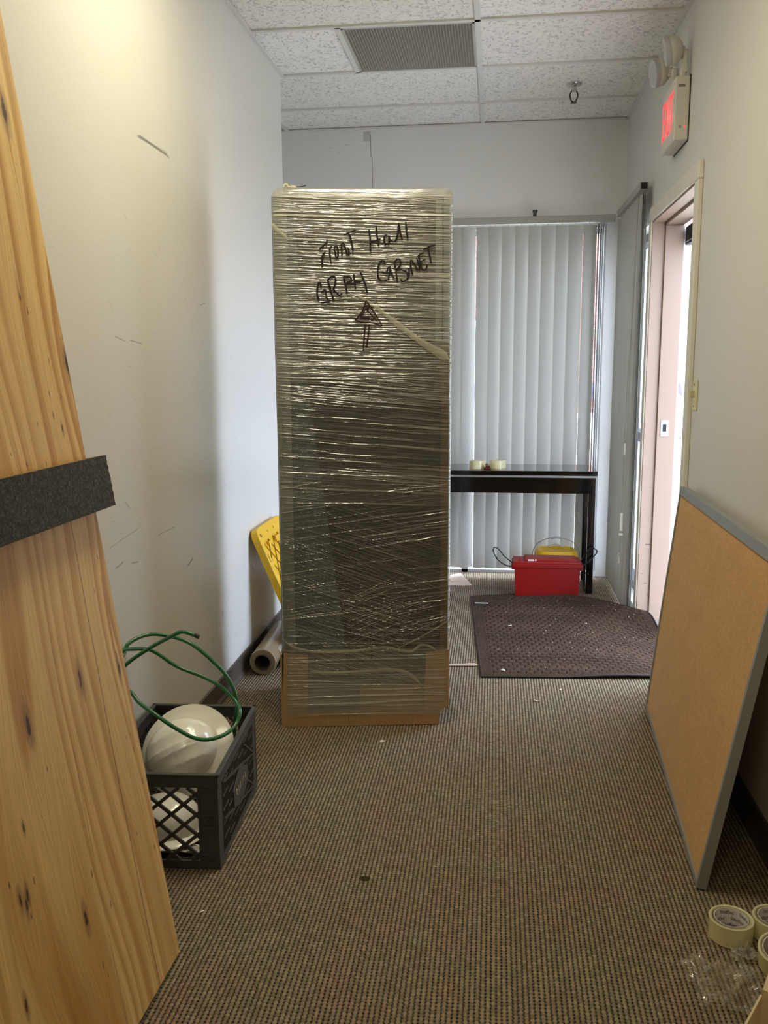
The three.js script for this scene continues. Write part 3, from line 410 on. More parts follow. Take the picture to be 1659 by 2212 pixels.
  // clear wrapping scrap in the crate
  one('plastic_scrap', slab(26, 26, (u, v) => [-0.99 + 0.2 * u, 0.012 + 0.026 * fbm(u * 6 + 3, v * 6, 3), -2.23 + 0.05 * v - 0.06 * fbm(u * 5, v * 5 + 7, 2)], 0.0005), phy(0xf4f2ea, 0.16, { transmission: 0.6, thickness: 0, side: THREE.DoubleSide }), 'crumpled clear plastic in the bottom of the milk crate', 'plastic');
  // green cable
  const pts = [[-0.85, 0.604, -2.38], [-0.889, 0.613, -2.38], [-0.923, 0.597, -2.38], [-0.994, 0.557, -2.38], [-1.06, 0.509, -2.36], [-1.088, 0.463, -2.36], [-1.075, 0.437, -2.36], [-1.049, 0.433, -2.36], [-1.013, 0.408, -2.34], [-0.956, 0.381, -2.32], [-0.896, 0.341, -2.32], [-0.846, 0.305, -2.34], [-0.812, 0.295, -2.36], [-0.773, 0.298, -2.4], [-0.755, 0.312, -2.44], [-0.751, 0.338, -2.47], [-0.771, 0.356, -2.5], [-0.816, 0.391, -2.52], [-0.883, 0.417, -2.54], [-0.971, 0.45, -2.54], [-1.042, 0.505, -2.52], [-1.075, 0.528, -2.46], [-1.094, 0.535, -2.42], [-1.094, 0.515, -2.4], [-1.09, 0.52, -2.42], [-1.085, 0.547, -2.45], [-1.041, 0.562, -2.5], [-0.982, 0.553, -2.52], [-0.916, 0.532, -2.52], [-0.848, 0.479, -2.52], [-0.805, 0.432, -2.52], [-0.779, 0.382, -2.515], [-0.775, 0.337, -2.515], [-0.785, 0.29, -2.53], [-0.795, 0.24, -2.55], [-0.8, 0.1, -2.57], [-0.805, 0.02, -2.57]];
  const cab = thing('green_cable', 'glossy green cable looped loosely above the milk crate', 'cable');
  part('cable', tube(pts, 0.006, 320, 10), phy(0x1b6635, 0.3, { clearcoat: 0.5, clearcoatRoughness: 0.2 }), cab);
  part('cut_end', bar([-0.85, 0.604, -2.38], [-0.838, 0.598, -2.38], 0.0062, 10), std(0x12301c, 0.6), cab);
}

// ---------------------------------------------------------------- the wrapped cabinet
{
  const cb = thing('wrapped_cabinet', 'tall grey cabinet wrapped in blankets and clear stretch film with handwritten marker lettering', 'cabinet', [-0.789, 0, -3.141], 0.15478);
  // local axes: x along the front, y up, z out of the front; the film's front lies at z = 0
  const DEP = 0.43;
  const cloth = (c, a) => { const m = tex(256, 256, (u, v, o) => { const t = 1 + a * (vn(u * 90, v * 90, 90, 90) - 0.5) + 0.5 * a * (vn(u * 20, v * 20, 20, 20) - 0.5); for (let k = 0; k < 3; k++) o[k] = c[k] * t; }); return std(0xffffff, 0.9, { map: rep(m, 4, 4), bumpMap: rep(orange, 6, 6), bumpScale: 0.003 }); };
  const grey = std(0x767d7f, 0.5), blue = cloth([80, 94, 106], 0.25), dark = cloth([43, 46, 51], 0.3), foam = std(0x788184, 0.8);
  part('cabinet_body', rbox(0.585, 1.92, DEP - 0.05, 0.006, 0.32, 0.985, -DEP / 2 - 0.004), grey, cb);
  part('kick_panel', [span(0.09, 0.56, 0.03, 0.3, -0.03, -0.022)], std(0x7f8889, 0.45), cb);
  // blankets: the blue-grey one underneath, the charcoal one over it with a stitched hem
  const hem = [[0.072, 1.955], [0.085, 1.88], [0.092, 1.805], [0.112, 1.5], [0.133, 1.223], [0.187, 0.8], [0.237, 0.424], [0.251, 0.2]];
  const hx = (y) => { for (let i = 0; i + 1 < hem.length; i++) if (y <= hem[i][1] && y >= hem[i + 1][1]) return mix(hem[i + 1][0], hem[i][0], (y - hem[i + 1][1]) / (hem[i][1] - hem[i + 1][1])); return hem[hem.length - 1][0]; };
  part('blanket', slab(40, 90, (u, v) => { const x = 0.03 + 0.58 * u, y = 0.19 + 1.765 * v; return [x, y, -0.014 + 0.003 * (fbm(x * 14, y * 9, 3) - 0.5)]; }, 0.008), blue, cb, 'blue-grey moving blanket');
  const top = part('blanket', slab(50, 110, (u, v) => { const y = 0.2 + 1.755 * v, x0 = hx(y), x = mix(x0, 0.612, u); return [x, y, -0.007 + 0.0035 * (fbm(x * 10 + 5, y * 12, 3) - 0.5)]; }, 0.005), dark, cb, 'charcoal moving blanket');
  for (const dx of [0.002, 0.011]) part('hem', tube(hem.map(([x, y]) => [x + dx, y, -0.0055]), 0.0016, 60, 5), std(0x2a2823, 0.8), top);
  part('foam_strip', slab(8, 60, (u, v) => { const y = 0.3 + 1.66 * v; return [0.004 + 0.054 * u + 0.002 * vn(3, y * 9), y, -0.004 - 0.03 * (1 - u) ** 3]; }, 0.012), foam, cb, 'pale green-grey foam edge strip');
  part('foam_strip', slab(8, 40, (u, v) => { const y = 1.45 + 0.5 * v; return [0.583 + 0.052 * u, y, -0.004 - 0.03 * u ** 3]; }, 0.012), foam, cb, 'pale green-grey foam edge strip');
  part('edge_protector', [span(0.606, 0.634, 0.3, 1.45, -0.012, -0.006), span(0.628, 0.634, 0.3, 1.45, -0.05, -0.008)], std(0x57462f, 0.8), cb, 'brown cardboard corner strip');
  // cut-down cardboard box round the foot
  const tray = part('cardboard_tray', extrude([[-0.002, 0], [0.601, 0.002], [0.603, 0.05], [0.64, 0.08], [0.641, 0.302], [0.553, 0.29], [0.545, 0.078], [0.36, 0.066], [0.101, 0.058], [0.104, 0.287], [0.012, 0.296]], 0.004).translate(0, 0.001, -0.006), M.cardboard, cb, 'cut-down brown cardboard box');
  part('side_flap', [span(-0.002, 0.004, 0.001, 0.29, -DEP, -0.004), span(0.598, 0.604, 0.001, 0.06, -DEP, -0.004), span(0.636, 0.64, 0.06, 0.3, -DEP, -0.006), span(0, 0.604, 0.001, 0.2, -DEP - 0.004, -DEP)], M.cardboard, tray);
  part('inner_card', span(0.3, 0.545, 0.05, 0.16, -0.018, -0.014), std(0xa59372, 0.8), tray); part('box_seam', span(0.2545, 0.2555, 0.002, 0.06, -0.0022, -0.0012), std(0x5f4426, 0.8), tray);

  // the stretch film: horizontal pulls and pleats as relief, doubled layers as milkier bands
  const FW = 1024, FH = 2048, hgt = new Float32Array(FW * FH), haze = new Float32Array(FW * FH), SX = 0.7, SY = 2.0;
  const streak = (x0, y0, len, slope, wid, amp, hz) => { // metres
    const n = Math.ceil((len / SX) * FW); for (let i = 0; i < n; i++) { const t = i / n, e = Math.sin(Math.PI * t) ** 0.7, px = Math.floor((x0 / SX) * FW + i), cy = ((y0 + slope * len * t + 0.0016 * Math.sin(t * 9 + y0 * 90)) / SY) * FH, wpx = Math.max(0.8, (wid / SY) * FH); const X = ((px % FW) + FW) % FW; for (let j = Math.floor(cy - 3 * wpx); j <= cy + 3 * wpx; j++) { if (j < 0 || j >= FH) continue; const g = Math.exp(-(((j - cy) / wpx) ** 2)) * e, k = j * FW + X; hgt[k] += amp * g; haze[k] += hz * g; } } };
  const slopeAt = (x, y) => (y > 1.32 ? -0.035 : y > 0.92 ? -0.09 : y > 0.4 ? (x > 0.25 ? 0.13 : -0.32) : -0.01) + rr(-0.03, 0.03);
  for (let k = 0; k < 3000; k++) { const y = rnd() < 0.5 ? rr(1.25, 1.97) : rr(0.03, 1.97), x = rr(0, SX), b = rnd() ** 3; streak(x, y, rr(0.1, 0.62), slopeAt(x, y), rr(0.0006, 0.0014) + 0.0016 * b, (rnd() < 0.3 ? -0.6 : 1) * (0.25 + 0.9 * b), 0.3 * b); }
  for (let k = 0; k < 150; k++) { const y = rr(0.25, 0.8), x = rr(-0.05, 0.3); streak(x, y, rr(0.15, 0.45), -rr(0.25, 0.55), rr(0.001, 0.002), 0.8, rr(0.06, 0.2)); }
  for (let k = 0; k < 60; k++) { const y = rr(0.28, 0.5), x = rr(0.2, 0.45); streak(x, y, rr(0.15, 0.3), rr(0.2, 0.5), rr(0.001, 0.002), 0.8, rr(0.06, 0.18)); }
  for (const [x, y, l, s, w2, h2] of [[0.0, 1.375, 0.66, -0.03, 0.006, 0.4], [0.0, 1.345, 0.5, -0.03, 0.004, 0.3], [0.0, 1.95, 0.66, 0, 0.012, 0.5], [0.0, 0.985, 0.66, -0.04, 0.003, 0.35], [0, 0.93, 0.66, -0.05, 0.004, 0.3], [0, 0.875, 0.66, -0.03, 0.003, 0.3], [0, 0.33, 0.66, 0.0, 0.004, 0.3], [0, 0.26, 0.66, 0.02, 0.004, 0.3], [0, 0.08, 0.66, 0.04, 0.006, 0.4], [0, 0.115, 0.66, 0.02, 0.004, 0.3]]) streak(x, y, l, s, w2, 1.5, h2);
  const band = (v) => { const y = v * SY; return 0.2 * sm(1.3, 1.33, y) * (0.7 + 0.3 * Math.sin(y * 31)) + 0.14 * sm(1.88, 1.94, y) + 0.1 * (y < 1.0 && y > 0.86 ? 1 : 0) + 0.06 * vn(2, y * 14) + 0.3 * (y < 0.31 ? 1 : 0); };
  const bumpT = tex(FW, FH, (u, v, o, i, j) => { o[0] = o[1] = o[2] = 110 + 50 * hgt[j * FW + i] + 10 * (vn(u * 40, v * 500, 40, 500) - 0.5); }, false);
  const transT = tex(FW, FH, (u, v, o, i, j) => { o[0] = o[1] = o[2] = 255 * clamp(0.985 - 0.4 * haze[j * FW + i] - 0.42 * band(v) - 0.02 * vn(u * 12, v * 60, 12, 60), 0.3, 0.95); }, false);
  const filmM = phy(0xf0eee4, 0.16, { transmission: 1, transmissionMap: transT, thickness: 0, ior: 1.75, bumpMap: bumpT, bumpScale: 0.009, side: THREE.DoubleSide });
  const x0 = 0.008, x1 = 0.644, zb = -DEP - 0.006, R = 0.022, per = [];
  const corner = (cx, cz, a0) => { for (let k = 0; k <= 6; k++) { const a = a0 + (k / 6) * Math.PI / 2; per.push([cx + R * Math.cos(a), cz + R * Math.sin(a)]); } };
  const line = (ax, az, bx, bz, n) => { for (let k = 1; k < n; k++) per.push([mix(ax, bx, k / n), mix(az, bz, k / n)]); };
  // counter-clockwise seen from above (x right, z towards the viewer is down the page): front runs left to right
  corner(x0 + R, -R, Math.PI / 2); per.reverse(); const fl = per.splice(0);           // left-front corner, from the left side to the front
  const FL = Array.from({ length: 7 }, (_, k) => { const a = Math.PI - (k / 6) * Math.PI / 2; return [x0 + R + R * Math.cos(a), -R + R * Math.sin(a)]; });
  const FR = Array.from({ length: 7 }, (_, k) => { const a = Math.PI / 2 - (k / 6) * Math.PI / 2; return [x1 - R + R * Math.cos(a), -R + R * Math.sin(a)]; });
  const BR = Array.from({ length: 7 }, (_, k) => { const a = -(k / 6) * Math.PI / 2; return [x1 - R + R * Math.cos(a), zb + R + R * Math.sin(a)]; });
  const BL = Array.from({ length: 7 }, (_, k) => { const a = -Math.PI / 2 - (k / 6) * Math.PI / 2; return [x0 + R + R * Math.cos(a), zb + R + R * Math.sin(a)]; });
  const loop = [...FL]; const seg = (A, B, n) => { for (let k = 1; k < n; k++) loop.push([mix(A[0], B[0], k / n), mix(A[1], B[1], k / n)]); };
  seg(FL[6], FR[0], 48); loop.push(...FR); seg(FR[6], BR[0], 24); loop.push(...BR); seg(BR[6], BL[0], 24); loop.push(...BL); seg(BL[6], FL[0], 24); loop.push(FL[0]);
  const dist = [0]; for (let i = 1; i < loop.length; i++) dist.push(dist[i - 1] + Math.hypot(loop[i][0] - loop[i - 1][0], loop[i][1] - loop[i - 1][1]));
  const TOP = 1.985, nv = 150, cx = (x0 + x1) / 2, cz = zb / 2, filmG = grid(loop.length - 1, nv, (u, v) => {
    const i = Math.min(loop.length - 1, Math.round(u * (loop.length - 1))), [px, pz] = loop[i]; let y, k = 1;
    if (v < 0.94) y = mix(0.045, TOP - 0.03, v / 0.94); else if (v < 0.97) { const a = ((v - 0.94) / 0.03) * Math.PI / 2; y = TOP - 0.03 + 0.03 * Math.sin(a); k = 1 - 0.06 * (1 - Math.cos(a)); } else { const t = (v - 0.97) / 0.03; y = TOP + 0.004 * (1 - t); k = 0.94 * (1 - t); }
    const nar = y < 0.12 ? mix(0.945, 1, sm(0.05, 0.12, y)) : 1, ex = px > cx ? nar : 1, bul = 0.0024 * (fbm(dist[i] * 9, y * 11, 2) - 0.5) * (k > 0.9 ? 1 : 0.3);
    const dx = px - cx, dz = pz - cz, q = 1 + bul / 0.3; return [cx + dx * k * ex * q, y, cz + dz * k * (1 + bul / 0.22)];
  }, true);
  { const uv = filmG.attributes.uv, p = filmG.attributes.position, W = loop.length; for (let k = 0; k < uv.count; k++) uv.setXY(k, dist[k % W] / SX, p.getY(k) / SY); }
  const film = part('stretch_film', filmG, filmM, cb, 'clear stretch film pulled into fine horizontal creases');
  const ropeM = phy(0xf0ecdc, 0.2, { transmission: 0.72, thickness: 0, side: THREE.DoubleSide });
  const rope = (pts, r0, r1 = r0) => { const c = new THREE.CatmullRomCurve3(pts.map(([x, y]) => V(x, y, 0))); part('film_pleat', grid(6, 60, (u, v) => { const p = c.getPointAt(v), t = c.getTangentAt(v), w = 2 * mix(r0, r1, v) * (0.8 + 0.4 * vn(v * 9, pts[0][1] * 50)) * sm(0, 0.06, v) * sm(1, 0.94, v), k = u - 0.5; return [p.x + k * w * t.y, p.y - k * w * t.x, 0.0035 + 0.3 * w * (0.25 - k * k) + 0.0008 * Math.sin(u * 19)]; }), ropeM, film); };
  rope([[0.3, 1.62], [0.36, 1.585], [0.43, 1.53], [0.52, 1.462], [0.58, 1.425], [0.636, 1.39]], 0.003, 0.016);
  rope([[0.012, 0.352], [0.05, 0.322], [0.11, 0.306], [0.2, 0.302], [0.3, 0.306], [0.4, 0.316], [0.46, 0.302], [0.5, 0.3], [0.53, 0.322], [0.565, 0.318], [0.6, 0.296]], 0.005);
  rope([[0.1, 0.226], [0.2, 0.219], [0.3, 0.222], [0.4, 0.228], [0.47, 0.218], [0.51, 0.19], [0.535, 0.165]], 0.005, 0.007);
  rope([[0.006, 1.862], [0.03, 1.84], [0.06, 1.815]], 0.008, 0.004);
  rope([[0.64, 0.42], [0.54, 0.36], [0.44, 0.31]], 0.003, 0.002);
  part('film_tail', slab(14, 6, (u, v) => [0.045 + 0.05 * u, 1.985 + 0.022 * v * (0.6 + 0.6 * vn(u * 5, 2)), -0.06 + 0.02 * vn(u * 4, v * 3)], 0.0006), ropeM, film);
  part('tape_tab', slab(8, 2, (u, v) => [0.095 + 0.032 * u, 1.994 + 0.006 * u * u + 0.004 * v, -0.05 - 0.01 * v], 0.001), M.dark, film);

  // marker lettering on the film
  const HAND = {
    front: [[[180, 1717], [184, 1752], [187, 1766]], [[172, 1774], [183, 1784], [195, 1794], [201, 1809]], [[176, 1743], [193, 1766]], [[213, 1732], [209, 1757], [208, 1780]], [[208, 1777], [216, 1787]], [[225, 1786], [227, 1766], [233, 1746], [238, 1757], [233, 1786], [226, 1786]], [[252, 1753], [249, 1794]], [[249, 1791], [256, 1796], [264, 1780], [271, 1760], [278, 1757], [272, 1780]], [[259, 1823], [280, 1833], [301, 1841]], [[277, 1828], [286, 1800], [291, 1766]]],
    hall: [[[347, 1844], [351, 1814], [352, 1767]], [[373, 1857], [376, 1820], [382, 1787]], [[352, 1800], [371, 1804], [389, 1811]], [[416, 1818], [405, 1823], [400, 1808], [407, 1791], [416, 1797], [417, 1823], [422, 1806], [436, 1801], [445, 1814], [450, 1842], [451, 1865]], [[451, 1865], [457, 1834], [465, 1805]], [[476, 1869], [479, 1842], [483, 1811]]],
    gray: [[[178, 1648], [170, 1663], [163, 1643], [162, 1620], [168, 1601]], [[176, 1625], [191, 1637], [193, 1619], [201, 1601]], [[174, 1592], [191, 1593], [209, 1596]], [[199, 1673], [210, 1637], [220, 1602]], [[199, 1671], [220, 1684], [228, 1674], [223, 1648], [219, 1634]], [[217, 1643], [231, 1625], [242, 1618], [251, 1625]], [[255, 1683], [264, 1648], [269, 1622]], [[255, 1681], [279, 1680], [285, 1668], [264, 1660], [296, 1658]], [[292, 1691], [296, 1657], [298, 1639]], [[316, 1698], [326, 1674], [335, 1648], [340, 1626]], [[296, 1665], [314, 1664], [326, 1668]]],
    cabinet: [[[406, 1724], [396, 1736], [386, 1731], [378, 1711], [377, 1694], [382, 1674], [394, 1667], [412, 1671]], [[389, 1697], [406, 1693], [427, 1700]], [[408, 1691], [415, 1714], [421, 1714], [418, 1694], [414, 1671]], [[421, 1703], [436, 1674]], [[435, 1734], [442, 1700], [446, 1666]], [[435, 1731], [451, 1743], [458, 1734], [455, 1717], [443, 1705], [463, 1705], [482, 1694], [481, 1674], [466, 1665], [457, 1674]], [[487, 1711], [489, 1685]], [[482, 1734], [484, 1731]], [[501, 1687], [495, 1711], [494, 1740], [504, 1728], [522, 1702], [525, 1714], [515, 1745]], [[521, 1757], [528, 1728], [537, 1705], [546, 1705], [553, 1722]], [[521, 1754], [540, 1764]], [[527, 1731], [546, 1741]], [[538, 1774], [561, 1784], [581, 1791]], [[555, 1780], [561, 1754], [566, 1728]]],
    arrow: [[[336, 1600], [322, 1564], [296, 1530]], [[295, 1533], [313, 1526], [352, 1523], [392, 1510]], [[336, 1600], [364, 1558], [392, 1511]], [[328, 1581], [346, 1581], [339, 1570], [349, 1555], [373, 1526]], [[310, 1535], [328, 1561], [340, 1578]], [[313, 1533], [334, 1543], [358, 1529]], [[331, 1517], [327, 1467], [324, 1433]], [[346, 1517], [341, 1473], [334, 1435]], [[324, 1429], [323, 1423]], [[334, 1596], [328, 1575], [316, 1546], [346, 1535]]],
  };
  const ribbon = (st, wd) => { const c = new THREE.CatmullRomCurve3(st.map(([x, y]) => V(x / 1000, y / 1000, 0)), false, 'centripetal'), n = Math.max(6, Math.ceil(c.getLength() / 0.004)), T = (t) => c.getTangentAt(clamp(t, 0.001, 0.999)); return grid(2, n, (u, v) => { const p = c.getPointAt(v), t = T(v), w = wd * (0.75 + 0.35 * vn(st[0][0] + v * 6, st[0][1])) * (v < 0.04 || v > 0.96 ? 0.6 : 1); return [p.x + (u - 0.5) * w * t.y, p.y - (u - 0.5) * w * t.x, 0.0048 + (u === 0.5 ? 0.0006 : 0)]; }); };
  const ink = phy(0x0d0a09, 0.45, { side: THREE.DoubleSide }), red = phy(0x2a0d0a, 0.45, { side: THREE.DoubleSide });
  for (const [k, strokes] of Object.entries(HAND)) part('marker_' + (k === 'arrow' ? 'arrow' : 'word'), strokes.map((s) => ribbon(s, k === 'arrow' ? 0.0052 : 0.0064)), k === 'arrow' ? red : ink, film, k === 'arrow' ? 'dark red hand-drawn up arrow' : 'black marker handwriting reading ' + { front: 'Front', hall: 'Hall', gray: 'GRAY', cabinet: 'CABiNET' }[k]);
}

// ---------------------------------------------------------------- yellow lid and roll of stretch wrap behind the cabinet
{
  const yel = std(0xe7b513, 0.42), t = thing('tote_cover', 'yellow ribbed plastic lid leaning on the left wall behind the cabinet', 'lid');
  const foot = V(-0.842, 0.004, -3.865), head = V(XL + 0.006, 0.615, -3.865), Y = head.clone().sub(foot), H = Y.length(); Y.normalize();
  const X = V(0, 0, -1), Z = X.clone().cross(Y).normalize();
  t.position.copy(foot); t.quaternion.setFromRotationMatrix(new THREE.Matrix4().makeBasis(X, Y, Z));   // z is the outer face
  const W = 0.45, rr2 = 0.05, sh = new THREE.Shape(); const rrect = (s, x0, y0, x1, y1, r) => { s.moveTo(x0 + r, y0); s.lineTo(x1 - r, y0); s.quadraticCurveTo(x1, y0, x1, y0 + r); s.lineTo(x1, y1 - r); s.quadraticCurveTo(x1, y1, x1 - r, y1); s.lineTo(x0 + r, y1); s.quadraticCurveTo(x0, y1, x0, y1 - r); s.lineTo(x0, y0 + r); s.quadraticCurveTo(x0, y0, x0 + r, y0); return s; };
  rrect(sh, 0, 0, W, H, rr2); const hole = new THREE.Path(); rrect(hole, 0.036, 0.036, W - 0.036, H - 0.062, 0.03); sh.holes.push(hole);
  part('rim', new THREE.ExtrudeGeometry(sh, { depth: 0.028, bevelEnabled: true, bevelSize: 0.003, bevelThickness: 0.003, bevelSegments: 2, curveSegments: 8 }).translate(0, 0.003, 0), yel, t);
  const pan = rrect(new THREE.Shape(), 0.032, 0.032, W - 0.032, H - 0.058, 0.03); part('centre_panel', new THREE.ExtrudeGeometry(pan, { depth: 0.006, bevelEnabled: false }).translate(0, 0.003, 0.008), yel, t);
  const ribs = [], px = 0.085, py = 0.1, x0 = 0.04, x1 = W - 0.04, y0 = 0.04, y1 = H - 0.066;
  for (let c = -8; c < 12; c++) for (const m of [-1, 1]) { let a = null, b = null; for (let x = x0; x <= x1; x += 0.003) { const y = m * (x - x0) * (py / px) + c * py + y0; if (y > y0 && y < y1) { if (!a) a = [x, y]; b = [x, y]; } } if (a && b && b[0] - a[0] > 0.02) ribs.push(beam([...a, 0.0155], [...b, 0.0155], 0.004, 0.005, [0, 0, 1])); }
  part('diamond_ribs', ribs, std(0x9a720a, 0.5), t, 'darker diamond rib pattern');
  part('latch_rib', [rbox(0.012, 0.13, 0.018, 0.004, 0.05, H - 0.17, 0.02), rbox(0.012, 0.13, 0.018, 0.004, 0.05, H - 0.42, 0.02), rbox(0.05, 0.02, 0.016, 0.004, 0.15, H - 0.085, 0.02), rbox(0.09, 0.03, 0.016, 0.004, 0.3, H - 0.088, 0.02)], yel, t);
  for (const [x, y] of [[0.04, H - 0.03], [W - 0.04, H - 0.03], [0.04, 0.04], [W - 0.04, 0.04]]) part('bolt_hole', rbox(0.016, 0.016, 0.003, 0.003, x, y, 0.031), std(0x5a3c0c, 0.6), t);
  for (const [x, y, a, b] of [[0.02, H - 0.14, 0.004, 0.04], [0.02, H - 0.4, 0.004, 0.04], [0.16, H - 0.03, 0.004, 0.01], [0.27, H - 0.03, 0.004, 0.01]]) part('slot', box(a, b, 0.002, x, y, 0.0315), std(0x7d5c0a, 0.6), t);

  const r = thing('stretch_wrap_roll', 'roll of clear stretch wrap lying on the carpet beside the wrapped cabinet', 'roll', [-1.013, 0, -3.7]);
  r.rotation.y = 0.04; const wrapM = phy(0x8f7e62, 0.22, { clearcoat: 0.3, clearcoatRoughness: 0.2 });
  const L = 0.46, ring = (ri, ro, l, o = 0) => lathe([[ri, o], [ro - 0.003, o], [ro, o + 0.004], [ro, l - 0.004], [ro - 0.003, l], [ri, l], [ri, o]], 48).rotateX(-Math.PI / 2);
  part('film_layers', ring(0.038, 0.06, L).translate(0, 0.061, 0), wrapM, r, 'beige wound film'); part('cardboard_core', ring(0.0335, 0.0382, L + 0.008, -0.004).translate(0, 0.061, 0), std(0x4d4030, 0.8), r, 'dark cardboard tube');
  part('film_tail', slab(16, 10, (u, v) => [0.05 + 0.05 * u, 0.09 - 0.07 * u + 0.012 * vn(u * 6, v * 4), -0.1 - 0.09 * v], 0.0005), phy(0xe8e2cf, 0.2, { transmission: 0.6, thickness: 0 }), r);
}

// ---------------------------------------------------------------- desk, its tape rolls, the red box and the yellow bucket
function tapeRoll(name, label, pos, ro, h, group, printed) {
  const t = thing(name, label, 'tape roll', pos, 0, group), ri = 0.038;
  part('tape_winding', lathe([[ri + 0.003, 0], [ro - 0.001, 0], [ro, 0.001], [ro, h - 0.001], [ro - 0.001, h], [ri + 0.003, h], [ri + 0.003, 0]], 56), phy(0xf9f2c4, 0.12, { transmission: 0.35, thickness: 0, clearcoat: 0.5, clearcoatRoughness: 0.05 }), t, 'clear yellowish tape');
  const core = new THREE.CylinderGeometry(ri, ri, h, 56, 1, true).translate(0, h / 2, 0);
  const map = printed ? canvasTex(2048, 256, (c, w, hh) => { c.fillStyle = '#efe8e6'; c.fillRect(0, 0, w, hh); c.fillStyle = '#2a2528'; c.font = 'bold 64px sans-serif'; c.save(); c.translate(w, 0); c.scale(-1, 1); for (let r = 0; r < 3; r++) for (let k = 0; k < 7; k++) { c.save(); c.translate(40 + k * 410 - r * 170, 74 + r * 84); c.rotate(0.04); c.fillText('Steadfast', 0, 0); c.font = 'bold 22px sans-serif'; c.fillText('\u2122', 306, -28); c.font = 'bold 64px sans-serif'; c.restore(); } c.restore(); }) : null;
  part('core', [core], std(printed ? 0xffffff : 0xcfc6ba, 0.8, { map, side: THREE.DoubleSide }), t, printed ? 'paper core printed Steadfast' : 'paper core');
  part('core_edge', [lathe([[ri, 0], [ri + 0.003, 0], [ri + 0.003, h], [ri, h]], 48)], std(0xcfc6ba, 0.85), t);
  return t;
}
{
  const d = thing('black_desk', 'glossy black desk with metal trim line in front of the back blind', 'desk'), B = M.blackGloss;
  part('desktop', rbox(1.22, 0.028, 0.36, 0.003, 0.002, 0.734, -5.465), B, d); part('trim_line', span(-0.605, 0.609, 0.707, 0.7195, -5.648, -5.299), std(0xb8b8b4, 0.35, { metalness: 0.7 }), d, 'thin bright metal strip');
  part('drawer_box', rbox(1.2, 0.094, 0.345, 0.002, 0.003, 0.66, -5.465), B, d);
  for (const x of [-0.58, 0.585]) { for (const z of [-5.32, -5.63]) part('leg', span(x - 0.02, x + 0.02, 0, 0.613, z - 0.016, z + 0.016, 0.002), B, d); part('foot_rail', span(x - 0.018, x + 0.018, 0, 0.02, -5.614, -5.336), B, d); }
  tapeRoll('tape_roll', 'clear tape roll on the black desk, next to the cabinet', [-0.095, 0.748, -5.40], 0.05, 0.05, 'tape rolls on the desk');
  tapeRoll('tape_roll', 'clear tape roll on the black desk, further from the cabinet', [0.028, 0.748, -5.42], 0.05, 0.05, 'tape rolls on the desk');
  const q = thing('tape_cutter', 'small red and chrome tape cutter between two tape rolls on the desk', 'cutter', [-0.036, 0.748, -5.338]);
  part('handle', [rbox(0.044, 0.014, 0.024, 0.006, 0, 0.007, 0), rbox(0.03, 0.012, 0.018, 0.005, 0.004, 0.018, 0)], std(0x5e1414, 0.4), q, 'dark red plastic'); part('blade_guard', [cyl(0.008, 0.008, 0.016, 0, 0, 0, 16).rotateX(Math.PI / 2).translate(-0.004, 0.031, 0), box(0.024, 0.003, 0.014, 0.002, 0.025, 0)], M.chrome, q);

  const redM = std(0x860602, 0.38), rb = thing('red_box', 'bright red lidded plastic box standing on the carpet under the desk', 'box', [0.325, 0, -5.23]);
  part('body', [grid(4, 1, (u, v) => { const s = [[-1, 1], [1, 1], [1, -1], [-1, -1], [-1, 1]][Math.round(u * 4)], k = mix(0.965, 1, v); return [s[0] * 0.19 * k, 0.002 + 0.196 * v, s[1] * 0.075 * k]; })].map((g) => { const n = g.toNonIndexed(); n.computeVertexNormals(); return n; }).concat([box(0.36, 0.004, 0.14, 0, 0.002, 0)]), redM, rb);
  part('rim', [rbox(0.41, 0.022, 0.165, 0.003, 0, 0.2, 0), rbox(0.02, 0.034, 0.06, 0.003, -0.198, 0.19, 0.04), rbox(0.02, 0.034, 0.06, 0.003, 0.198, 0.19, 0.04)], redM, rb);
  part('lid', [rbox(0.395, 0.016, 0.155, 0.004, 0, 0.218, 0), rbox(0.3, 0.018, 0.12, 0.004, 0.02, 0.23, -0.005), rbox(0.016, 0.018, 0.02, 0.003, -0.16, 0.232, 0.06)], std(0x8f150b, 0.4), rb);
  const lbl = canvasTex(256, 96, (c, w, h) => { c.fillStyle = '#8f150b'; c.fillRect(0, 0, w, h); c.fillStyle = '#f6e9e4'; c.fillRect(14, 14, 140, 68); c.fillStyle = '#8f150b'; for (const x of [46, 76, 108]) c.fillRect(x, 30, 12, 36); c.fillStyle = '#f6e9e4'; c.fillRect(178, 14, 18, 60); c.fillRect(218, 14, 14, 50); });
  part('lid_label', new THREE.PlaneGeometry(0.062, 0.013).translate(-0.085, 0.2305, 0.0556), std(0xffffff, 0.5, { map: lbl }), rb, 'small white printed marks');
  part('handle_cord', tube([[-0.2, 0.205, 0.03], [-0.25, 0.245, 0.03], [-0.295, 0.295, 0.03], [-0.313, 0.297, 0.03], [-0.316, 0.275, 0.03], [-0.29, 0.225, 0.03], [-0.24, 0.19, 0.03], [-0.2, 0.185, 0.03]], 0.0034, 60, 6), M.dark, rb); part('cord_tie', [rbox(0.008, 0.012, 0.008, 0.003, -0.318, 0.283, 0.03), rbox(0.008, 0.012, 0.008, 0.003, -0.297, 0.235, 0.03)], M.dark, rb);
  part('handle_cord', tube([[0.2, 0.18, -0.02], [0.24, 0.2, -0.03], [0.275, 0.235, -0.045], [0.298, 0.27, -0.055], [0.262, 0.29, -0.055], [0.235, 0.26, -0.045], [0.2, 0.21, -0.03]], 0.0034, 60, 6), M.dark, rb);

  const yb = thing('yellow_bucket', 'yellow plastic bucket with a wire bail handle behind the red box', 'bucket', [0.395, 0, -5.47]); const ym = std(0xd9a90f, 0.45);
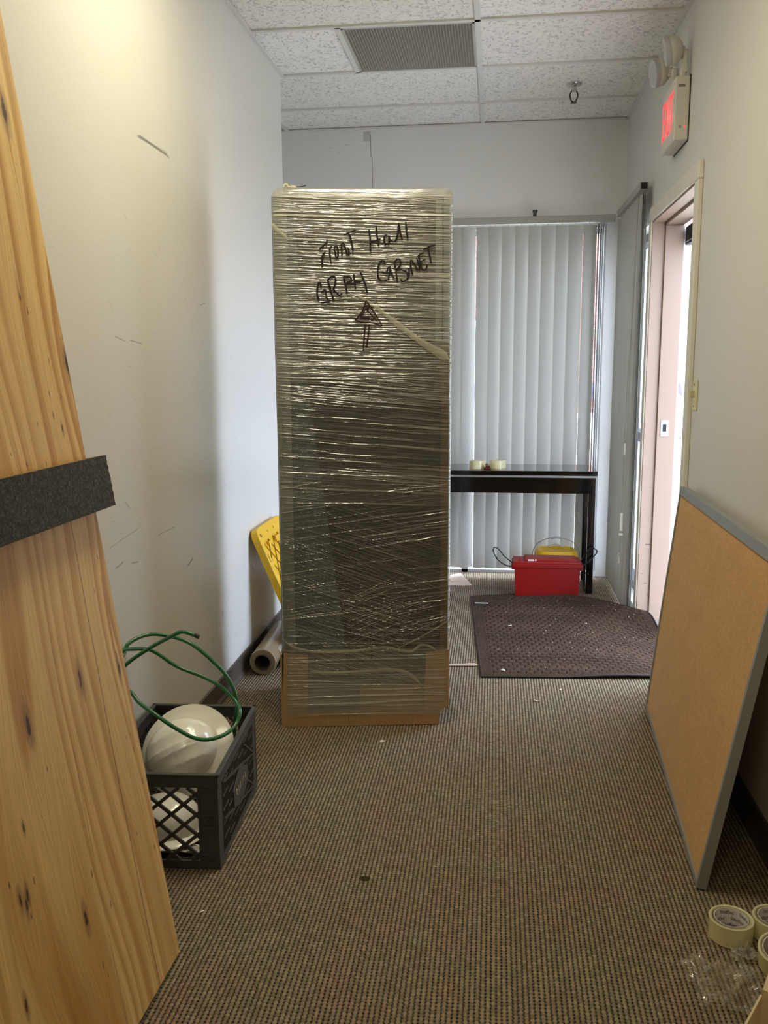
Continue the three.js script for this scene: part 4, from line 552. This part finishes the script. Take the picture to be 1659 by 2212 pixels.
  const el = (k, y) => (u) => { const a = u * Math.PI * 2, s = (t, p) => Math.sign(t) * Math.abs(t) ** p; return [0.128 * k * s(Math.cos(a), 0.55), y, 0.1 * k * s(Math.sin(a), 0.55)]; };
  part('pail', [grid(48, 6, (u, v) => { const k = mix(0.8, 1, v); return el(k, 0.002 + 0.2 * v)(1 - u); }, true), grid(48, 2, (u, v) => el(mix(0.01, 0.8, v), 0.003)(u))], std(0xd9a90f, 0.45, { side: THREE.DoubleSide }), yb);
  part('lid', [grid(48, 8, (u, v) => { const q = [[1.03, 0.196], [1.05, 0.205], [1.03, 0.214], [0.96, 0.222], [0.9, 0.238], [0.84, 0.242], [0.78, 0.23], [0.6, 0.232], [0.01, 0.232]][Math.round(v * 8)]; return el(q[0], q[1])(1 - u); }, true)], std(0xd9a90f, 0.45, { side: THREE.DoubleSide }), yb);
  const bail = (y, z, r = 0.0022) => tube(Array.from({ length: 15 }, (_, k) => { const a = (k / 14) * Math.PI; return [-0.145 * Math.cos(a), 0.19 + (y - 0.19) * Math.sin(a) ** 0.8, z * Math.sin(a)]; }), r, 48, 6);
  const bh = part('bail', bail(0.318, 0.03), M.steel, yb); part('grip', tube([[-0.035, 0.312, 0.03], [0, 0.319, 0.03], [0.035, 0.312, 0.03]], 0.006, 14, 8), phy(0xc9ccc9, 0.3, { transmission: 0.5, thickness: 0 }), bh);
  part('grip', tube([[-0.05, 0.25, -0.03], [0, 0.262, -0.03], [0.05, 0.25, -0.03]], 0.006, 14, 8), std(0xb9b7a6, 0.4), yb);
}

// ---------------------------------------------------------------- ribbed floor mat, curled where it meets the door jamb
let matY;
{
  const A = V(-0.038, 0, -3.777), ex = V(0.9965, 0, -0.083), ez = V(-0.06, 0, -0.998), W = 0.93, D = 1.385, th = 0.007;
  const back = new THREE.CatmullRomCurve3([V(-0.121, 0.011, -5.157), V(0.1, 0.017, -5.2), V(0.3, 0.026, -5.21), V(0.47, 0.038, -5.14), V(0.62, 0.062, -4.94), V(0.76, 0.085, -4.69)], false, 'centripetal');
  const at = (s, t) => {
    const f = V(A.x + ex.x * W * s, th + 0.004, A.z + ex.z * W * s), b = back.getPoint(s), q = f.lerp(b, t), side = sm(0.4, 1, s), near = sm(0.35, 1, t);
    q.y = th + 0.004 + (b.y - th - 0.004) * near * near + 0.05 * side * Math.exp(-(((t - 0.8) / 0.13) ** 2)) + 0.011 * sm(0.06, 0, t) * Math.sin(Math.PI * clamp((s - 0.42) / 0.6));
    q.x += 0.05 * sm(0.6, 1, s) * Math.sin(Math.PI * t);
    return [q.x, q.y, q.z];
  };
  matY = at;
  const rib = (s, t) => { const x = s * W, z = t * D; if (x < 0.045 || x > W - 0.045 || z < 0.035 || z > D - 0.035) return -0.0022 + 0.001 * Math.cos(Math.min(x, W - x) * 420); const r = Math.floor(z / 0.036), u = (x / 0.036 + (r % 2) * 0.5) % 1, v = (z / 0.036) % 1, g = Math.min(sm(0, 0.2, Math.min(u, 1 - u)), sm(0, 0.2, Math.min(v, 1 - v))); return -0.0055 + 0.0055 * g; };
  const pile = tex(512, 512, (u, v, o) => { const n = vn(u * 200, v * 200, 200, 200), b = fbm(u * 8, v * 8, 3, 8, 8), l = 0.5 + 0.5 * Math.cos(v * 2 * Math.PI * 74), t = 0.66 + 0.3 * n + 0.24 * (b - 0.5) + 0.3 * l; o[0] = 74 * t; o[1] = 58 * t; o[2] = 47 * t; });
  const pileB = tex(512, 512, (u, v, o) => { o[0] = o[1] = o[2] = 90 * vn(u * 200, v * 200, 200, 200) + 140 * (0.5 + 0.5 * Math.cos(v * 2 * Math.PI * 74)); }, false);
  const m = thing('floor_mat', 'dark brown waffle-ribbed entrance mat buckled up near the doorway', 'mat');
  part('mat_pile', slab(230, 300, (u, v) => { const p = at(u, v); p[1] += rib(u, v); return p; }, 0.004), phy(0xffffff, 0.95, { specularIntensity: 0.15, map: rep(pile, 1, 1.5), bumpMap: rep(pileB, 1, 1.5), bumpScale: 0.0016 }), m);
  const edge = (f) => tube(Array.from({ length: 25 }, (_, k) => { const p = at(...f(k / 24)); return [p[0], p[1] - 0.006, p[2]]; }), 0.0045, 60, 6);
  part('rubber_edge', [edge((k) => [k, 0]), edge((k) => [0, k]), edge((k) => [k, 1]), edge((k) => [1, k])], std(0x17140f, 0.7), m, 'black rubber edge');
}

// ---------------------------------------------------------------- scraps on the floor
{
  const sheet = (name, label, cat, pts, y, m, rise = 0) => one(name, extrude(pts.map(([x, z]) => [x, -z]), 0.0015).rotateX(-Math.PI / 2).translate(0, y + rise, 0), m, label, cat);
  const card = std(0xcdb9a2, 0.85);
  const f = thing('cardboard_scrap', 'torn piece of tan cardboard on the carpet beside the wrapped cabinet', 'cardboard');
  part('flap', slab(8, 4, (u, v) => [mix(-0.4, mix(-0.12, -0.2, v), u), 0.003 + 0.014 * sm(0.6, 1, u) * v, mix(-5.42, -5.68, v) - 0.02 * u], 0.003), card, f); part('score_line', box(0.08, 0.0006, 0.003, -0.26, 0.0045, -5.52), std(0x8f7d68, 0.9), f);
  sheet('cardboard_strip', 'narrow bent cardboard strip on the carpet between cabinet and mat', 'cardboard', [[-0.2, -3.93], [-0.07, -3.955], [-0.055, -3.93], [-0.07, -3.918], [-0.2, -3.905]], 0.004, std(0xbda791, 0.85));
  const mp = matY(0.05, 0.9); one('paper_strip', box(0.075, 0.0015, 0.016, 0, 0, 0).rotateY(0.03).translate(-0.075 + 0.02, matY(0.1, 0.88)[1] + 0.003, -4.97), std(0xe8e6e0, 0.8), 'white paper strip lying on a corner of the floor mat', 'paper');
  const bits = [[-0.39, -3.055, 0.018, 0], [0.3, -3.66, 0.014, 0], [0.19, -3.52, 0.02, 0], [0.1, -4.55, 0.018, 1], [0.06, -3.85, 0.022, 1], [0.72, -4.55, 0.018, 1], [0.62, -4.5, 0.012, 1], [0.5, -4.62, 0.011, 1], [-0.72, -1.98, 0.012, 0], [-0.43, -1.5, 0.01, 0], [0.1, -1.62, 0.012, 0]];
  const flake = slab(3, 3, (u, v) => [(u - 0.5) * (0.8 + 0.4 * v), 0.12 * Math.sin(u * 3 + v * 4), (v - 0.5) * 0.6 * (1.1 - 0.5 * u)], 0.08), fm = std(0xe9e4d6, 0.8);
  const inv = (x, z) => { const dx = x + 0.038, dz = z + 3.777, t = clamp((-dz - 0.083 * dx) / 1.385 / 1.0), s = clamp((dx + 0.06 * t * 1.385) / 0.93); return matY(s, t)[1]; };
  const said = { 0: 'white flake on the carpet in front of the wrapped cabinet', 1: 'small white flake on the carpet just off the mat edge', 2: 'long white flake on the carpet between mat and cabinet front', 4: 'large white flake near the front edge of the floor mat', 5: 'large white flake on the raised part of the mat by the door jamb', 8: 'small white flake on the carpet between plywood sheet and crate' };
  bits.forEach(([x, z, s, onMat], i) => { const o = one('plaster_flake', flake, fm, said[i] ?? (onMat ? 'small white flake lying in the middle of the floor mat' : 'small white flake on the open carpet well away from everything'), 'flake', onMat ? 'flakes on the mat' : 'flakes on the carpet'); o.scale.setScalar(s); o.rotation.y = i * 1.3; o.position.set(x, (onMat ? inv(x, z) : 0.001) + s * 0.1, z); });
  one('lint_clump', slab(10, 10, (u, v) => [-0.342 + 0.02 * u + 0.008 * vn(v * 5, 3), 0.002 + 0.006 * Math.sin(Math.PI * u) * Math.sin(Math.PI * v) * (0.5 + vn(u * 6, v * 6)), -2.165 - 0.018 * v], 0.002), std(0x43371f, 1), 'small dark clump of lint on the open carpet', 'lint');
  const crumbs = new THREE.InstancedMesh(new THREE.TetrahedronGeometry(0.0024), std(0xe6e0d0, 0.8), 300), mm = new THREE.Matrix4();
  for (let k = 0; k < 300; k++) { let x, y, z; if (k < 190) { const s = rr(0.06, 0.94), t = rr(0.06, 0.92) , p = matY(s, t); [x, y, z] = p; y += 0.001; } else { x = rr(-0.7, 0.55); z = rr(-3.7, -1.5); y = 0.003; } const sc = rr(0.3, k < 190 ? 1.15 : 0.8); mm.makeRotationFromEuler(new THREE.Euler(rr(0, 3), rr(0, 3), 0)).scale(V(sc, sc, sc)).setPosition(x, y, z); crumbs.setMatrixAt(k, mm); }
  crumbs.name = 'plaster_crumbs'; scene.add(tag(crumbs, 'fine white plaster crumbs scattered over mat and carpet', 'debris', null, 'stuff'));
}

// ---------------------------------------------------------------- tan panel leaning on the right wall
{
  const B0 = V(0.576, 0.002, -2.222), B1 = V(0.652, 0.002, -3.497), T0 = V(0.738, 0.895, -2.24), T1 = V(0.752, 0.9, -3.527);
  const bi = (u, v) => B0.clone().lerp(B1, u).lerp(T0.clone().lerp(T1, u), v);
  const p = thing('partition_panel', 'tan fabric office partition panel with grey metal edging leaning on the right wall', 'panel');
  const weave = tex(512, 512, (u, v, o) => { const t = 0.93 + 0.1 * vn(u * 256, v * 64, 256, 64) + 0.1 * vn(u * 64, v * 256, 64, 256) + 0.05 * (fbm(u * 6, v * 6, 3, 6, 6) - 0.5) - 0.05; o[0] = 205 * t; o[1] = 162 * t; o[2] = 108 * t; });
  const surf = (a, b, c, d, off) => (u, v) => { const q = bi(mix(a, b, 1 - u), mix(c, d, v)); return [q.x + off, q.y, q.z]; };
  const wedge = bi(0.5, 0.5), nx = -1;
  part('fabric_face', slab(10, 10, (u, v) => { const q = bi(mix(0.012, 0.99, u), mix(0.014, 0.965, v)); return [q.x - 0.0, q.y, q.z]; }, 0.022), std(0xffffff, 0.9, { map: rep(weave, 3, 2.2), bumpMap: rep(weave, 3, 2.2), bumpScale: 0.0008 }), p, 'tan woven fabric');
  const strip = (a, b, c, d) => slab(14, 14, (u, v) => { const q = bi(mix(a, b, u), mix(c, d, v)); return [q.x - 0.0018, q.y, q.z]; }, 0.026);
  part('edge_trim', strip(0, 1, 0.965, 1), M.alu, p); part('edge_trim', strip(0, 1, 0, 0.014), M.alu, p); part('edge_trim', strip(0, 0.012, 0.014, 0.965), M.alu, p); part('edge_trim', strip(0.99, 1, 0.014, 0.965), M.alu, p);
}

// ---------------------------------------------------------------- packing tape on the floor
{
  tapeRoll('tape_roll', 'clear packing tape roll standing flat on the carpet beside the tan panel', [0.588, 0.001, -2.035], 0.052, 0.05, null, true);
  tapeRoll('tape_roll', 'clear packing tape roll between another roll and the right wall', [0.694, 0.001, -2.05], 0.052, 0.05, null, true);
  const t3 = tapeRoll('tape_roll', 'clear packing tape roll propped beside the cream carton', [0.672, 0.0, -1.925], 0.05, 0.05, null, false); t3.rotation.set(0.25, 0, 0.12); t3.position.y = 0.013;
  const clear = phy(0xfbf8f0, 0.07, { transmission: 0.92, thickness: 0, side: THREE.DoubleSide });
  const crumple = (x0, z0, w, d, s, h) => grid(34, 34, (u, v) => { const a = fbm(u * 5 + s, v * 5, 3), b = fbm(u * 5, v * 5 + s + 4, 3), e = Math.sin(Math.PI * u) * Math.sin(Math.PI * v), q = vn(u * 9 + s, v * 9); return [x0 + w * (u - 0.5) * (0.6 + 0.7 * a), 0.003 + h * Math.abs(a - 0.45) * 3 * (0.3 + e) + 0.01 * q, z0 + d * (v - 0.5) * (0.6 + 0.7 * b)]; });
  one('plastic_wrapper', crumple(0.525, -1.84, 0.15, 0.17, 3, 0.05), clear, 'crumpled clear plastic wrapper on the carpet below the tape rolls', 'plastic');
  one('plastic_bag', crumple(0.597, -1.962, 0.06, 0.06, 11, 0.02), phy(0xe8e4da, 0.2, { transmission: 0.75, thickness: 0, side: THREE.DoubleSide }), 'milky plastic bag scrap tucked against the tape roll', 'plastic');
  const c = thing('tape_carton', 'open cream carton with a red printed mark beside the tape rolls', 'carton', [0.536, 0, -1.635], -0.55), cream = std(0xd6c49b, 0.7);
  part('carton_wall', span(0, 0.004, 0, 0.15, 0, 0.22), cream, c); part('carton_wall', span(0.004, 0.2, 0, 0.165, 0, 0.004), cream, c); part('carton_wall', span(0.2, 0.204, 0, 0.15, 0, 0.22), cream, c); part('carton_wall', span(0.004, 0.2, 0, 0.15, 0.216, 0.22), cream, c); part('carton_base', span(0.004, 0.2, 0, 0.004, 0.004, 0.216), cream, c);
  part('carton_flap', box(0.19, 0.003, 0.09, 0.1, 0, -0.045).rotateX(0.5).translate(0, 0.164, 0.0), cream, c);
  part('printed_mark', box(0.09, 0.045, 0.0006, 0.07, 0.138, 0.0046), std(0xffffff, 0.6, { map: canvasTex(128, 128, (k, w, h) => { k.fillStyle = '#b8431f'; k.fillRect(0, 0, w, h); k.strokeStyle = '#e6d2aa'; k.lineWidth = 9; for (let q = 0; q < 3; q++) { k.beginPath(); k.moveTo(30, 20 + q * 34); k.lineTo(64, 44 + q * 34); k.lineTo(100, 16 + q * 34); k.stroke(); } }) }), c, 'orange-red printed mark');
}

scene.traverse((o) => { if (o.isMesh) { o.castShadow = true; o.receiveShadow = true; } });
renderer.render(scene, camera);
